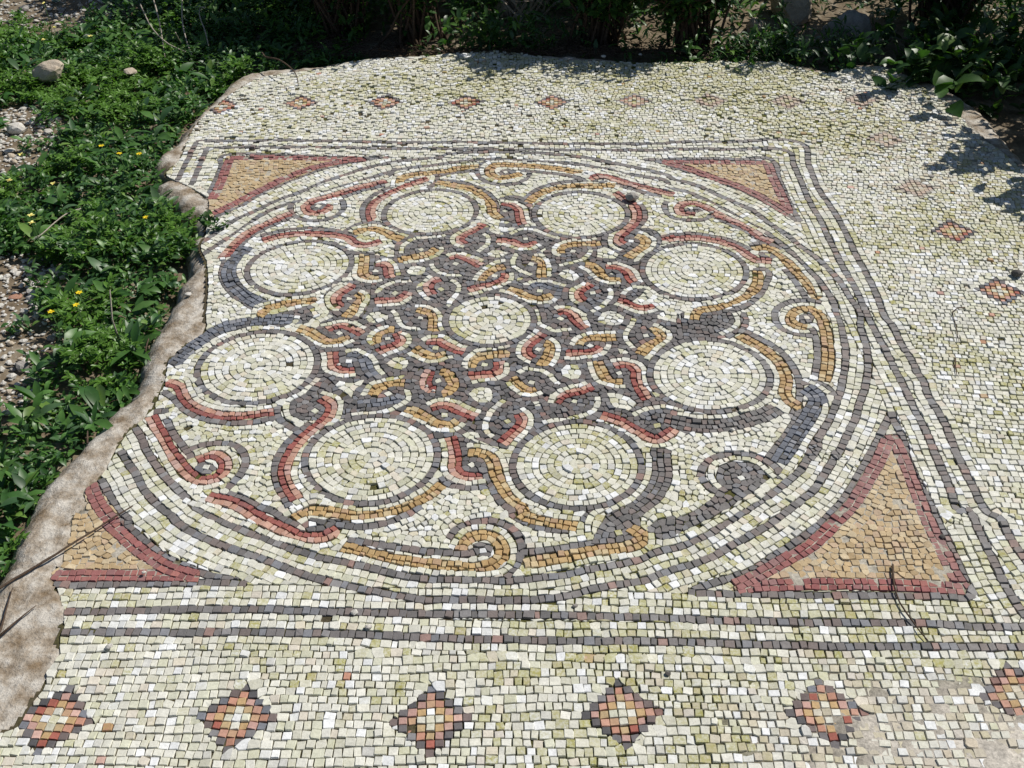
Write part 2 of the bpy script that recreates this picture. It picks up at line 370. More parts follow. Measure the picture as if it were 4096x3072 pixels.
Y 62,-247 74,-267 88,-284 104,-295 123,-295
Y -181,-366 -154,-375 -129,-393 -108,-413 -90,-420 -73,-422 -55,-409
Y 416,-43 431,-65 435,-87 415,-108 395,-123 374,-154
Y 270,-182 276,-210 284,-234 298,-259 326,-264
Y 313,-740 337,-767 316,-788 285,-797 243,-805 193,-818 143,-828 98,-837
Y -28,-510 -3,-512 17,-522 29,-547 35,-579 47,-610 58,-637 75,-663 96,-678 127,-700 92,-700 124,-718 163,-727 205,-736
Y -79,-614 -104,-646 -136,-671 -174,-690 -217,-701 -266,-703 -312,-694 -344,-690 -367,-698 -380,-711
Y -266,-791 -219,-810 -169,-827 -106,-839 -43,-847 4,-849 37,-839 55,-814 48,-780 25,-762 -3,-765 -25,-784 -30,-803
Y 801,-264 825,-184 838,-120 846,-53 846,-4 836,28 814,39 783,25 766,-4 777,-32 802,-46
Y 627,-78 664,-118 692,-158 710,-208 713,-258 701,-305 707,-334 727,-363
Y 262,795 203,820 153,837 93,849 32,855 -13,851 -27,813 -6,776 34,775 73,801
Y -63,846 -118,842 -167,821 -221,806 -265,796 -298,776 -312,740
Y 366,714 298,708 225,710 167,690 123,656 95,608
Rb -664,398 -623,424 -561,436 -491,431 -419,407 -398,378 -380,368 -364,366 -348,373 -323,391
Ra -323,265 -297,263 -286,242 -282,217 -274,198
Rb -371,164 -388,139 -404,115 -409,94 -403,74 -387,54
Rb -304,81 -283,85 -262,84 -243,91 -229,106 -218,125
Rb -139,190 -160,176 -168,154 -166,137 -153,109
Ra -123,297 -99,304 -76,294 -51,271 -30,254
Rb -35,487 -61,450 -81,430 -97,410 -99,392 -84,370
Ra 18,607 46,595 68,566 71,536 75,506 81,477
Rb 8,392 34,388 58,376 79,360 96,356 112,367 126,373
Ra 311,246 337,244 356,233 370,209 374,184 383,166
Rb -61,131 -40,143 -21,151 -2,154 17,165 33,184 40,206 38,218
Rb 269,157 247,138 233,119 233,102 246,81
Rb 409,591 416,552 415,518 408,489 393,460 374,431 357,403 355,380 368,362
Rb 359,667 389,622 411,588
Rb 478,378 500,388 531,391 562,393 592,390 622,380 650,364 674,344 694,317 708,294 727,271 725,273 766,269
Rb 333,77 354,70 370,56 388,46 404,46 429,52
Ra -411,-43 -394,-30 -376,-27 -357,-34 -338,-48 -319,-66
Ra -230,-60 -218,-87 -221,-105 -235,-119 -254,-128 -272,-140
Rb -382,-143 -377,-173 -371,-196 -359,-212 -340,-218 -318,-215
Ra -382,-320 -353,-352 -357,-389 -386,-437 -409,-480 -421,-522 -423,-568 -408,-612 -381,-658
Ra -767,-254 -731,-274 -711,-310 -679,-345 -640,-368 -596,-382 -545,-382 -485,-368
Ra -155,-97 -135,-95 -118,-98 -101,-114 -80,-129 -56,-141
Ra 31,-182 33,-205 23,-225 8,-233 -13,-236 -40,-241
Rb 138,-66 118,-92 104,-111 96,-132 99,-153 113,-172
Ra 176,31 195,34 211,21 220,-2 231,-21 245,-44
Rb 194,-148 223,-147 254,-147 272,-138 283,-123
Ra -122,-358 -99,-350 -80,-354 -61,-366 -40,-378 -15,-392
Rb -133,-215 -140,-238 -142,-257 -140,-274 -130,-291 -115,-292
Ra 82,-378 91,-403 87,-423 73,-444 60,-464 45,-485
Ra 164,-338 178,-317 197,-306 217,-298 235,-293 237,-287 255,-280
Ra 310,-200 338,-192 361,-215 361,-249 365,-283 380,-328
Rb 270,-387 299,-399 324,-416 345,-437 366,-456 388,-467 408,-456 433,-431
Rb -70,-461 -61,-501 -55,-534 -54,-563 -41,-583 -16,-590 7,-588
Rb -573,-646 -534,-658 -500,-674 -464,-700 -427,-725 -390,-745 -361,-763 -334,-769 -303,-763 -281,-745
Rb -769,-382 -724,-452 -691,-503 -659,-544 -630,-577 -599,-598 -571,-592 -556,-565 -566,-532 -597,-516 -625,-531
Rb 784,369 758,395 722,458 674,504 642,537 662,531 634,562 605,588 580,597 556,589 543,567 547,541 566,528 585,523
Rb 285,755 320,773 363,753 405,722 447,701 493,673 536,649
Ra -218,769 -260,739 -301,704 -336,669 -365,625 -375,567 -361,506
Rb -348,756 -416,721 -475,684 -523,652 -564,623 -575,589 -554,560 -521,560 -496,603
Rb -610,557 -654,515 -689,479 -718,438 -739,385 -751,338 -760,296
e -364,414
e -202,340
e -319,230
e -372,92
e -255,120
e -133,135
e -102,264
e 28,563
e 91,397
e 107,262
e 223,329
e 329,211
e 8,199
e 130,123
e 271,113
e 389,381
e 396,80
e -377,-61
e -177,6
e -251,-85
e -335,-181
e -226,-306
e -390,-367
e -129,-124
e -4,-194
e 126,-133
e 183,0
e 110,-262
e -112,-256
e 255,-117
e 211,-334
e 396,-76
e 321,-227
e -88,-386
e 57,-405
e -18,-551
e 395,-420
e 289,-754
e -336,-729
e -598,-557
e 17,-803
e 811,0
e 579,565
e 23,810
e -536,597
e -270,765
e 319,744
e 559,-592
e 759,299
e 316,130
EDGE -804,297 -835,365 -838,435 -858,537 -876,633 -908,684 -983,747 -1039,790 -1058,822 -1043,898 -1042,955 -1047,1036 -1051,1158 -1037,1259 -1005,1365 -969,1460 -920,1560 -824,1616 -709,1643 -592,1716 -509,1745 -268,1769 -147,1798 -25,1802 98,1766 218,1716 338,1704 456,1678 640,1672 785,1679 930,1659 1020,1672 1076,1621 1125,1576 1204,1566 1269,1601 1359,1613 1434,1567 1464,1508 1488,1451 1521,1367 1548,1274 1557,1159 1567,1074 1583,980 1606,912 1619,846 1627,782 1655,611 1669,298 1636,-73 1097,-1317 91,-1352 -839,-1303 -867,-1237 -792,-1221 -768,-1212 -765,-1196 -761,-1171 -755,-1141 -747,-1124 -757,-1097 -754,-1080 -747,-1052 -757,-1030 -762,-1009 -762,-990 -770,-971 -777,-948 -793,-929 -801,-905 -824,-885 -835,-853 -819,-840 -826,-806 -827,-767 -840,-699 -820,-679 -833,-650 -844,-626 -830,-607 -820,-582 -814,-546 -813,-505 -810,-468 -800,-430 -784,-396 -769,-356 -771,-297 -767,-267 -777,-218 -781,-160 -750,-94 -721,-46 -735,10 -749,83 -763,159 -792,263 -813,330
RIM -867,331 -856,306 -843,240 -860,184 -841,129 -854,84 -855,11 -867,-80 -860,-160 -853,-211 -850,-297 -879,-338 -893,-401 -907,-467 -921,-510 -937,-556 -952,-611 -955,-650 -947,-697 -949,-754 -942,-823 -944,-865 -949,-1045 -1002,-1182 -970,-1360 1074,-1371 1147,-1317 1111,-1397 1750,339 1719,658 1672,910 1666,1060 1658,1194 1637,1298 1611,1392 1556,1491 1491,1565 1449,1626 1371,1666 1284,1668 1215,1617 1164,1657 1090,1697 1001,1731 913,1741 789,1706 638,1688 517,1707 340,1759 159,1796 -26,1826 -209,1808 -393,1805 -515,1793 -691,1735 -692,1727 -780,1706 -954,1665 -1025,1577 -1043,1477 -1078,1313 -1098,1171 -1106,1037 -1135,968 -1120,878 -1055,811 -1091,759 -1008,655 -889,509 -894,436 -880,366
VEG -4885,5241 -653,4949 -550,1810 -787,1746 -955,1673 -1037,1556 -1059,1421 -1096,1274 -1116,1134 -1108,1026 -1130,962 -1092,833 -1033,727 -993,635 -893,509 -903,436 -867,331 -858,297 -859,200 -856,122 -861,33 -871,-38 -871,-120 -856,-198 -858,-273 -883,-315 -892,-379 -904,-457 -922,-499 -939,-541 -954,-606 -955,-650 -947,-697 -949,-754 -942,-823 -944,-865 -981,-972 -1132,-972 -2292,438
DIRT -3644,3202 -1600,2563 -1615,2440 -1653,2382 -1721,2250 -1843,2189 -1992,2176 -2114,2143 -2442,1986
DIRT -2201,1465 -1843,1455 -1741,1495 -1623,1380 -1528,1271 -1532,1169 -1521,1046 -1489,885 -1553,875 -1563,821 -1586,800 -1907,721
DIRT -1795,486 -1450,453 -1375,443 -1289,371 -1221,336 -1201,302 -1256,244 -1228,118 -1145,43 -1120,6 -1107,-78 -1110,-158 -1109,-234 -1112,-319 -1130,-360 -1246,-519 -1617,-293
stone -2127,2380 -2081,2378
stone -2015,2341 -1984,2339
stone -1944,2267 -1917,2266
stone -2095,2324 -2074,2323
stone -2144,2265 -2127,2264
stone -2110,2254 -2089,2253
stone -2109,2207 -2081,2206
stone -2054,2196 -2018,2189
stone -2016,2204 -1986,2203
stone -1887,2421 -1859,2419
stone -1725,2369 -1697,2368
stone -1956,2378 -1924,2376
stone -2027,2270 -2000,2269
stone -1760,1244 -1681,1249
stone -1647,1241 -1622,1241
stone -1619,1234 -1585,1240
stone -1571,1233 -1551,1239
stone -1535,1200 -1509,1200
stone -1781,1384 -1752,1384
stone -1703,1315 -1674,1314
stone -1681,1348 -1655,1340
stone -1580,1195 -1547,1182
stone -1703,1098 -1665,1085
stone -1679,1050 -1651,1061
stone -1621,1171 -1585,1164
stone -1548,1169 -1526,1169
stone -1479,1034 -1459,1039
stone -1668,1134 -1649,1128
stone -1795,1317 -1769,1316
stone -1654,1014 -1627,1013
stone -1573,1012 -1557,1012
stone -1543,1047 -1524,1040
stone -1791,1518 -1770,1518
stone -1397,338 -1377,338
stone -1369,346 -1343,346
stone -1334,308 -1314,303
stone -1296,197 -1264,192
stone -1338,191 -1320,191
stone -1261,70 -1233,69
stone -1263,33 -1238,33
stone -1164,-4 -1136,-1
stone -1130,-19 -1107,-19
stone -1262,-24 -1241,-25
stone -1201,-70 -1185,-69
stone -1181,-74 -1164,-77
stone -1134,-98 -1116,-98
stone -1208,-141 -1192,-141
stone -1182,-228 -1162,-234
stone -1154,-298 -1131,-299
stone -1166,-182 -1156,-182
stone -1153,-196 -1137,-203
stone -1175,-36 -1161,-39
stone -1264,8 -1249,7
stone -1120,-64 -1103,-64
stone -1228,29 -1215,27
stone -1243,-63 -1229,-66
stone -1206,-94 -1189,-97
egg -1267,324 -1231,319
knobbly -1239,302 -1204,293
flatwhite -1303,221 -1255,228
whitestone -1257,140 -1233,140
redstone -1348,201 -1306,201
brickbit -1287,33 -1271,33
greybrown -1196,-131 -1153,-138
reddish -1164,-277 -1151,-277
block -1787,1621 -1654,1647
halfburied -1440,1631 -1388,1650
rimstone -820,122 -800,121
pebble -666,-1044 -650,-1044
pebble -225,-962 -209,-966
pebble -195,-997 -180,-997
pebble 190,-946 202,-946
pebble 350,-1099 361,-1099
pebble -141,-281 -130,-281
pebble -125,-299 -115,-299
pebble -364,-195 -354,-194
pebble 384,617 429,617
pebble 1320,741 1341,741
pebble 1383,186 1416,186
pebble -651,-864 -641,-864
pebble 924,-768 937,-769
pebble 626,532 642,531
pebble 554,-442 566,-442
pebble 363,1727 384,1726
pebble 508,1746 523,1745
bankrock 1255,1985 1450,1995
bankrock 972,2099 1043,2106
bankrock 17,2197 95,2194
bankrock 1082,2223 1279,2235
bankrock -65,2265 15,2262
flower -1264,869
flower -1186,805
flower -1124,804
flower -991,411
flower -1455,2284
flower -1044,-28
flower -1057,31
flower -1096,-61
cluster -1790,1923
cluster -1620,1843
cluster -1791,1800
cluster -1914,2164
cluster -1509,825
cluster -1475,643
cluster -1326,611
cluster -1326,424
cluster -1310,384
longtwig -970,-968 -914,-909 -870,-861 -820,-804 -769,-743 -719,-685
forktwig -875,-1031 -871,-1020 -879,-972 -885,-937 -889,-907
forktwig -870,-1022 -854,-994 -840,-968 -828,-948
crack 812,-846 805,-878 800,-914 802,-944 813,-982 822,-1011 829,-1028
curltwig 1218,33 1189,24 1178,7 1173,-35 1161,-96 1157,-122
shorttwig 1129,-183 1118,-223 1113,-251
overtwig -961,1823 -925,1734 -899,1664 -849,1625 -795,1556 -754,1490 -732,1412
stick -945,-58 -930,-113 -915,-166
rimtwig -852,-133 -859,-93 -861,-59
rimtwig -887,-475 -895,-457 -899,-435
sprig -844,481
deadstem -1450,2148 -1386,1986 -1318,1770
deadstem -1464,2032 -1388,1902 -1313,1834 -1246,1815
deadstem -1331,2198 -1297,2001 -1252,1864 -1216,1782
deadstem -1240,1720 -1286,1899
deadstem -1192,1980 -1239,2069 -1196,1946 -1174,1878
palestem -1243,2426 -1190,2212 -1143,2048
curvedstem -1321,398 -1308,424 -1293,487 -1274,543 -1243,566
shrub_a -701,2051
shrub_b -364,1961
shrub_c 62,2242
shrub_d 369,1879
shrub_e 732,1786
shrub_f 1657,1742
shrub_g 1754,976
weed_a -40,1909
weed_b 1065,1760
weed_c 1641,1590
M -194,560 136,0
M 251,537 135,0
M 548,221 139,0
M 534,-235 140,0
M 211,-548 138,0
M -239,-529 143,0
M -557,-196 144,0
M -533,254 141,0
M 3,-4 112,0
X -709,-1193
X -391,-1189
X -57,-1192
X 271,-1179
X 619,-1175
X 957,-1139
X -996,1324
X -718,1345
X -416,1343
X -129,1336
X 175,1324
X 464,1328
X 727,1327
X 994,1314
X 1251,1320
X 1261,1010
X 1270,681
X 1307,423
X 1335,115
"""
# ---------------------------------------------------------------- mosaic layout (all in metres on the ground plane)
RES = 0.00125
X0, Y0, X1, Y1 = -1.12, -1.42, 1.95, 1.95
NX, NY = int((X1-X0)/RES), int((Y1-Y0)/RES)
TW = 0.0155                                     # width of a row of tesserae
rng = np.random.default_rng(7)

def vnoise(x, y, cell, seed, octaves=3):
    """value noise, about 0..1, for arrays of plane coordinates"""
    out = 0; amp = 1; tot = 0
    for o in range(octaves):
        g = np.random.default_rng(seed*31+o).random((257, 257))
        fx = np.asarray(x)/cell+57.3; fy = np.asarray(y)/cell+91.7
        ix = np.floor(fx).astype(int); iy = np.floor(fy).astype(int)
        tx = fx-ix; ty = fy-iy; tx = tx*tx*(3-2*tx); ty = ty*ty*(3-2*ty)
        a = g[iy % 257, ix % 257]; b = g[iy % 257, (ix+1) % 257]
        c = g[(iy+1) % 257, ix % 257]; d = g[(iy+1) % 257, (ix+1) % 257]
        out = out+amp*((a*(1-tx)+b*tx)*(1-ty)+(c*(1-tx)+d*tx)*ty)
        tot += amp; amp *= .5; cell = cell*.5
    return out/tot

def spline(P, step=0.003, closed=False):
    P = np.asarray(P, float)
    if len(P) == 2: Q = np.stack([P[0], P[0], P[1], P[1]])
    else: Q = np.concatenate([[2*P[0]-P[1]], P, [2*P[-1]-P[-2]]])
    out = []
    for i in range(1, len(Q)-2):
        p0, p1, p2, p3 = Q[i-1:i+3]
        n = max(2, int(np.linalg.norm(p2-p1)/step))
        # centripetal-ish: damp the tangents so that corners do not overshoot
        t = np.linspace(0, 1, n, endpoint=False)[:, None]
        l = np.linalg.norm(p2-p1)
        m1 = (p2-p0)/(np.linalg.norm(p2-p0)+1e-9)*l; m2 = (p3-p1)/(np.linalg.norm(p3-p1)+1e-9)*l
        out.append((2*t**3-3*t**2+1)*p1+(t**3-2*t**2+t)*m1+(-2*t**3+3*t**2)*p2+(t**3-t**2)*m2)
    out.append(P[-1:])
    C = np.concatenate(out)
    d = np.r_[0, np.cumsum(np.linalg.norm(np.diff(C, axis=0), axis=1))]
    n = max(2, int(d[-1]/step)); s = np.linspace(0, d[-1], n)
    return np.stack([np.interp(s, d, C[:, 0]), np.interp(s, d, C[:, 1])], 1)

def offset(C, o):
    T = np.gradient(C, axis=0); T /= np.linalg.norm(T, axis=1)[:, None]+1e-12
    k = 5                                        # smooth the normals a little
    N = np.stack([-T[:, 1], T[:, 0]], 1)
    if len(N) > 12:
        pad = np.concatenate([np.repeat(N[:1], k, 0), N, np.repeat(N[-1:], k, 0)])
        cs = np.cumsum(np.concatenate([np.zeros((1, 2)), pad]), axis=0)
        N = (cs[2*k+1:]-cs[:-2*k-1])/(2*k+1); N /= np.linalg.norm(N, axis=1)[:, None]+1e-12
    return C+N*o                                 # +o lies to the left of the way the line runs

lab = np.zeros((NY, NX), np.int32)
row_info = {}                                    # id -> colour class
seeds = []                                       # x, y, angle, half length, half width, id, colour class
areas = []                                       # ids filled by relaxed packing
_next = [1]
def new_id():
    _next[0] += 1; return _next[0]

def paint_pts(P, i, only_bg=False):
    ix = ((P[:, 0]-X0)/RES).astype(int); iy = ((P[:, 1]-Y0)/RES).astype(int)
    ok = (ix >= 0) & (iy >= 0) & (ix < NX) & (iy < NY); ix = ix[ok]; iy = iy[ok]
    if only_bg:
        k = lab[iy, ix] == 0; ix = ix[k]; iy = iy[k]
    lab[iy, ix] = i

def paint_row(C, w, i, only_bg=False):
    T = np.gradient(C, axis=0); T /= np.linalg.norm(T, axis=1)[:, None]+1e-12
    N = np.stack([-T[:, 1], T[:, 0]], 1)
    n = len(C); s = np.linspace(0, n-1, max(2, int(n*3.6)))
    f = s.astype(int).clip(0, n-2); t = (s-f)[:, None]
    P = C[f]*(1-t)+C[f+1]*t; M = N[f]*(1-t)+N[f+1]*t
    o = np.arange(-w/2, w/2+1e-6, RES*.7)
    paint_pts((P[:, None]+M[:, None]*o[None, :, None]).reshape(-1, 2), i, only_bg)

def row_seeds(C, w, i, cls, ratio=1.0):
    T = np.gradient(C, axis=0); a = np.arctan2(T[:, 1], T[:, 0])
    d = np.r_[0, np.cumsum(np.linalg.norm(np.diff(C, axis=0), axis=1))]
    L = d[-1]; n = max(1, int(round(L/(w*ratio))))
    cut = np.arange(n+1)*1.0; cut[1:-1] += rng.uniform(-.2, .2, max(0, n-1)); cut *= L/n
    m = (cut[1:]+cut[:-1])/2; h = np.diff(cut)/2
    x = np.interp(m, d, C[:, 0]); y = np.interp(m, d, C[:, 1]); an = np.interp(m, d, np.unwrap(a))
    for k in range(n):
        seeds.append((x[k], y[k], an[k]+rng.normal(0, .07), h[k], w/2, i, cls))

def stroke(C, w, cls, only_bg=False, ratio=1.0):
    i = new_id(); row_info[i] = cls
    paint_row(C, w, i, only_bg); row_seeds(C, w, i, cls, ratio)

def poly_mask(P):
    """pixels inside a closed polygon: (iy, ix0, ix1) spans"""
    P = np.asarray(P); Q = np.roll(P, -1, 0); out = []
    y_lo = max(0, int((P[:, 1].min()-Y0)/RES)); y_hi = min(NY-1, int((P[:, 1].max()-Y0)/RES)+1)
    for iy in range(y_lo, y_hi+1):
        y = Y0+(iy+.5)*RES
        k = (P[:, 1] > y) != (Q[:, 1] > y)
        xs = np.sort(P[k, 0]+(y-P[k, 1])/(Q[k, 1]-P[k, 1])*(Q[k, 0]-P[k, 0]))
        for a, b in zip(xs[::2], xs[1::2]):
            ia = max(0, int((a-X0)/RES)); ib = min(NX, int((b-X0)/RES)+1)
            if ib > ia: out.append((iy, ia, ib))
    return out

def area(P, cls):
    i = new_id(); row_info[i] = cls; areas.append(i)
    for iy, a, b in poly_mask(P): lab[iy, a:b] = i
    return i

recs = []
for line in DATA.strip().split('\n'):
    k = line.split(); recs.append((k[0], np.array([[float(v)/1000 for v in p.split(',')] for p in k[1:]])))
EDGE = [r[1] for r in recs if r[0] == 'EDGE'][0]
RIM = [r[1] for r in recs if r[0] == 'RIM'][0]
lines = [r[1] for r in recs if r[0] == 'D']
FRAME_OUT, FRAME_MID = lines[6], lines[7]
RING_C, RING_B = lines[0], lines[1]
# white rows that run beside the rings and the frame lines go under everything else
for C, offs in ((FRAME_OUT, (-1, -2, 1)), (FRAME_MID, (-1, -2, -3)), (RING_C, (1, 2)), (RING_B, (1, 2, 3))):
    S = spline(C)
    for o in offs: stroke(offset(S, o*.0174), .0176, 'W', True, .95)
area_kinds = {'Kp': 'K', 'Op': 'O', 'Op2': 'W'}
MEDS = []
PAINT = {'D': 0, 'Kp': 1, 'Op': 1, 'T': 2, 'Op2': 3, 'K3': 4, 'G3': 4, 'G2': 4, 'W': 6.5, 'M': 7, 'Y': 6, 'Ra': 6, 'Rb': 6, 'e': 8, 'X': 9}
BW = .0146                                       # rows of the interlace are a little narrower
for kind, P in sorted((r for r in recs if r[0] in PAINT), key=lambda r: PAINT[r[0]]):
    if kind in area_kinds: area(P, area_kinds[kind])
    elif kind == 'D': stroke(spline(P), .0168, 'D')
    elif kind == 'W': stroke(spline(P), .0146, 'W')
    elif kind in ('Y', 'G2', 'T'):
        S = spline(P); c = {'Y': 'Y', 'G2': 'G', 'T': 'T'}[kind]
        for o in (-.5, .5): stroke(offset(S, o*BW), BW*1.03, c, False, .92 if kind == 'Y' else 1.05)
    elif kind in ('G3', 'K3'):
        S = spline(P)
        for o in (-1, 0, 1): stroke(offset(S, o*BW), BW*1.04, 'G' if kind == 'G3' else 'K')
    elif kind in ('Ra', 'Rb'):
        S = spline(P); s = 1 if kind == 'Ra' else -1
        stroke(offset(S, -s*.5*BW), BW*1.03, 'R', False, .95); stroke(offset(S, s*.5*BW), BW*1.03, 'P', False, 1.0)
    elif kind == 'e':
        i = new_id(); a = rng.uniform(0, 1.5); h = BW*.53
        u = np.arange(-h, h, RES*.7); g = np.stack(np.meshgrid(u, u), -1).reshape(-1, 2)
        R_ = np.array([[np.cos(a), np.sin(a)], [-np.sin(a), np.cos(a)]])
        paint_pts(P[0]+g@R_, i); seeds.append((P[0, 0], P[0, 1], a, h, h, i, 'W'))
    elif kind == 'M':
        c = P[0]; r = P[1, 0]; MEDS.append((c[0], c[1], r))
        th = np.linspace(0, 2*np.pi, 220)
        wob = 1+.018*np.sin(2*th+rng.uniform(0, 6))+.012*np.sin(3*th+rng.uniform(0, 6))
        circ = lambda q: np.stack([c[0]+q*wob*np.cos(th), c[1]+q*wob*np.sin(th)], 1)
        stroke(circ(r), .0166, 'D')
        n = int(round((r-.008)/.0162)); p = (r-.0083)/(n+.0)
        for k in range(n): stroke(circ(r-.0083-p*(k+.5)), p*1.04, 'M', False, .98)
    elif kind == 'X':
        p = .0157 if P[0, 1] < 0 else .0142
        py = p if P[0, 1] < 0 else .0146
        a = rng.normal(0, .05)+(-.06 if P[0, 0] > 1 else 0); R_ = np.array([[np.cos(a), np.sin(a)], [-np.sin(a), np.cos(a)]])
        for ii in range(-4, 5):
            for jj in range(-4, 5):
                m = abs(ii)+abs(jj)
                if m > 4: continue
                i = new_id(); q = P[0]+np.array([ii*p, jj*py])@R_
                u = np.arange(-p/2, p/2+1e-6, RES*.7); v = np.arange(-py/2, py/2+1e-6, RES*.7)
                g = np.stack(np.meshgrid(u, v), -1).reshape(-1, 2)
                paint_pts(q+g@R_, i)
                seeds.append((q[0]+rng.normal(0, .0004), q[1]+rng.normal(0, .0004), a+rng.normal(0, .06), p/2, py/2, i, 'X%d' % m))
# the white field outside the frame: rows across, stepped like coursed masonry
fo = np.concatenate([spline(FRAME_OUT, .01), [[-.80, -1.0], [-1.3, -.9], [-1.3, .8]]])
inside_frame = np.zeros((NY, NX), bool)
for iy, a, b in poly_mask(fo): inside_frame[iy, a:b] = True
inside_edge = np.zeros((NY, NX), bool)
for iy, a, b in poly_mask(spline(np.concatenate([EDGE, EDGE[:1]]), .01)): inside_edge[iy, a:b] = True
bg_out = new_id(); row_info[bg_out] = 'F'
lab[(lab == 0) & ~inside_frame] = bg_out
bg_in = new_id(); row_info[bg_in] = 'W'; areas.append(bg_in)
lab[lab == 0] = bg_in
lab[~inside_edge] = 0
pitch = .0164
v = Y0
while v < Y1:
    near = v < -.5
    pr = (.0166 if near else .0150)
    u = X0-rng.uniform(0, .02)
    while u < X1:
        du = (.0164 if near else .0148)*(1+rng.choice([0, 0, 0, 0, .22, -.2])+rng.uniform(-.16, .16))
        xm = u+du/2
        wob = .006*np.sin(xm*3.1+v*5)+.0035*np.sin(xm*11+v*23)+.0014*np.sin(xm*31+v*61)
        tilt = -.10*max(0, xm-1.02) if v > -.9 else 0
        seeds.append((xm, v+wob+tilt, rng.normal(0, .06)+.006*3.1*np.cos(xm*3.1+v*5)+(-.10 if tilt else 0), du/2, pr/2*(1+rng.uniform(-.05, .05)), bg_out, 'F'))
        u += du
    v += pr

def label_at(x, y):
    ix = int((x-X0)/RES); iy = int((y-Y0)/RES)
    return lab[iy, ix] if 0 <= ix < NX and 0 <= iy < NY else -1
S = []
for s in seeds:
    i = s[5]
    if label_at(s[0], s[1]) == i: S.append(s)
    else:                                        # partly covered by a strand that runs over it: keep what shows
        c, sn = np.cos(s[2]), np.sin(s[2])
        for t in (-.6, .6):
            x, y = s[0]+c*t*s[3], s[1]+sn*t*s[3]
            if label_at(x, y) == i: S.append((x, y, s[2], s[3], s[4], i, s[6])); break

best = np.full((NY, NX), 9e9, np.float32); own = np.full((NY, NX), -1, np.int32)
def assign(k, s, reach=1.75):
    x, y, a, hu, hv, i = s[:6]
    r = max(hu, hv)*reach
    ax = max(0, int((x-r-X0)/RES)); bx = min(NX, int((x+r-X0)/RES)+2)
    ay = max(0, int((y-r-Y0)/RES)); by = min(NY, int((y+r-Y0)/RES)+2)
    if bx <= ax or by <= ay: return
    px = (np.arange(ax, bx)+.5)*RES+X0-x; py = ((np.arange(ay, by)+.5)*RES+Y0-y)[:, None]
    c, sn = np.cos(a), np.sin(a)
    d = np.maximum(np.abs(px*c+py*sn)/hu, np.abs(py*c-px*sn)/hv).astype(np.float32)
    B = best[ay:by, ax:bx]; O = own[ay:by, ax:bx]
    m = (d < B) & (d < reach) & (lab[ay:by, ax:bx] == i)
    B[m] = d[m]; O[m] = k

# relaxed packing of the areas (ground between the strands, ochre triangles, dark knots)
area_set = np.zeros(_next[0]+2, bool); area_set[areas] = True
am = area_set[lab]
G = []
step = .0152
for gy in np.arange(Y0, Y1, step):
    for gx in np.arange(X0, X1, step):
        x = gx+rng.uniform(0, step); y = gy+rng.uniform(0, step); i = label_at(x, y)
        if i > 0 and area_set[i]: G.append([x, y, 0.0, step/2, step/2, i])
G = np.array(G)
def orient(G, R=26):
    for s in G:
        ix = int((s[0]-X0)/RES); iy = int((s[1]-Y0)/RES)
        ax, ay = max(0, ix-R), max(0, iy-R)
        W_ = lab[ay:iy+R+1, ax:ix+R+1] != s[5]
        q = np.argwhere(W_)
        if len(q):
            d = q-[iy-ay, ix-ax]; dd = (d**2).sum(1); j = dd.argsort()[:6]
            m = d[j].mean(0); s[2] = np.arctan2(m[0], m[1])+np.pi/2
        else: s[2] = s[2]*.5
for it in range(7):
    if it in (0, 2, 4): orient(G)
    best[am] = 9e9; own[am] = -1
    for k, s in enumerate(G): assign(k, s, 2.4)
    o = own[am]; iy, ix = np.nonzero(am); ok = o >= 0
    cnt = np.bincount(o[ok], minlength=len(G)); sx = np.bincount(o[ok], ix[ok]+.5, len(G)); sy = np.bincount(o[ok], iy[ok]+.5, len(G))
    k = cnt > 12
    G[k, 0] = sx[k]/cnt[k]*RES+X0; G[k, 1] = sy[k]/cnt[k]*RES+Y0
    G = G[k]
for s in G: S.append((s[0], s[1], s[2]+rng.normal(0, .05), s[3], s[4], int(s[5]), row_info[int(s[5])]))
best[:] = 9e9; own[:] = -1
for k, s in enumerate(S): assign(k, s)
# fill what is left over with small slips of stone
left = (own < 0) & (lab > 0)
iy, ix = np.nonzero(left)
key = (iy//9)*100000+(ix//9)
u, inv, cnt = np.unique(key, return_inverse=True, return_counts=True)
mx = np.bincount(inv, ix+.5)/cnt; my = np.bincount(inv, iy+.5)/cnt
n0 = len(S)
for k in np.nonzero(cnt > 26)[0]:
    x, y = mx[k]*RES+X0, my[k]*RES+Y0; i = label_at(x, y)
    if i > 0: S.append((x, y, rng.uniform(0, 1.5), .0045, .0045, i, row_info.get(i, 'W')))
for k in range(n0, len(S)): assign(k, S[k], 2.2)
NS = len(S)
sx_, sy_, sa_ = (np.array([s[j] for s in S]) for j in range(3))
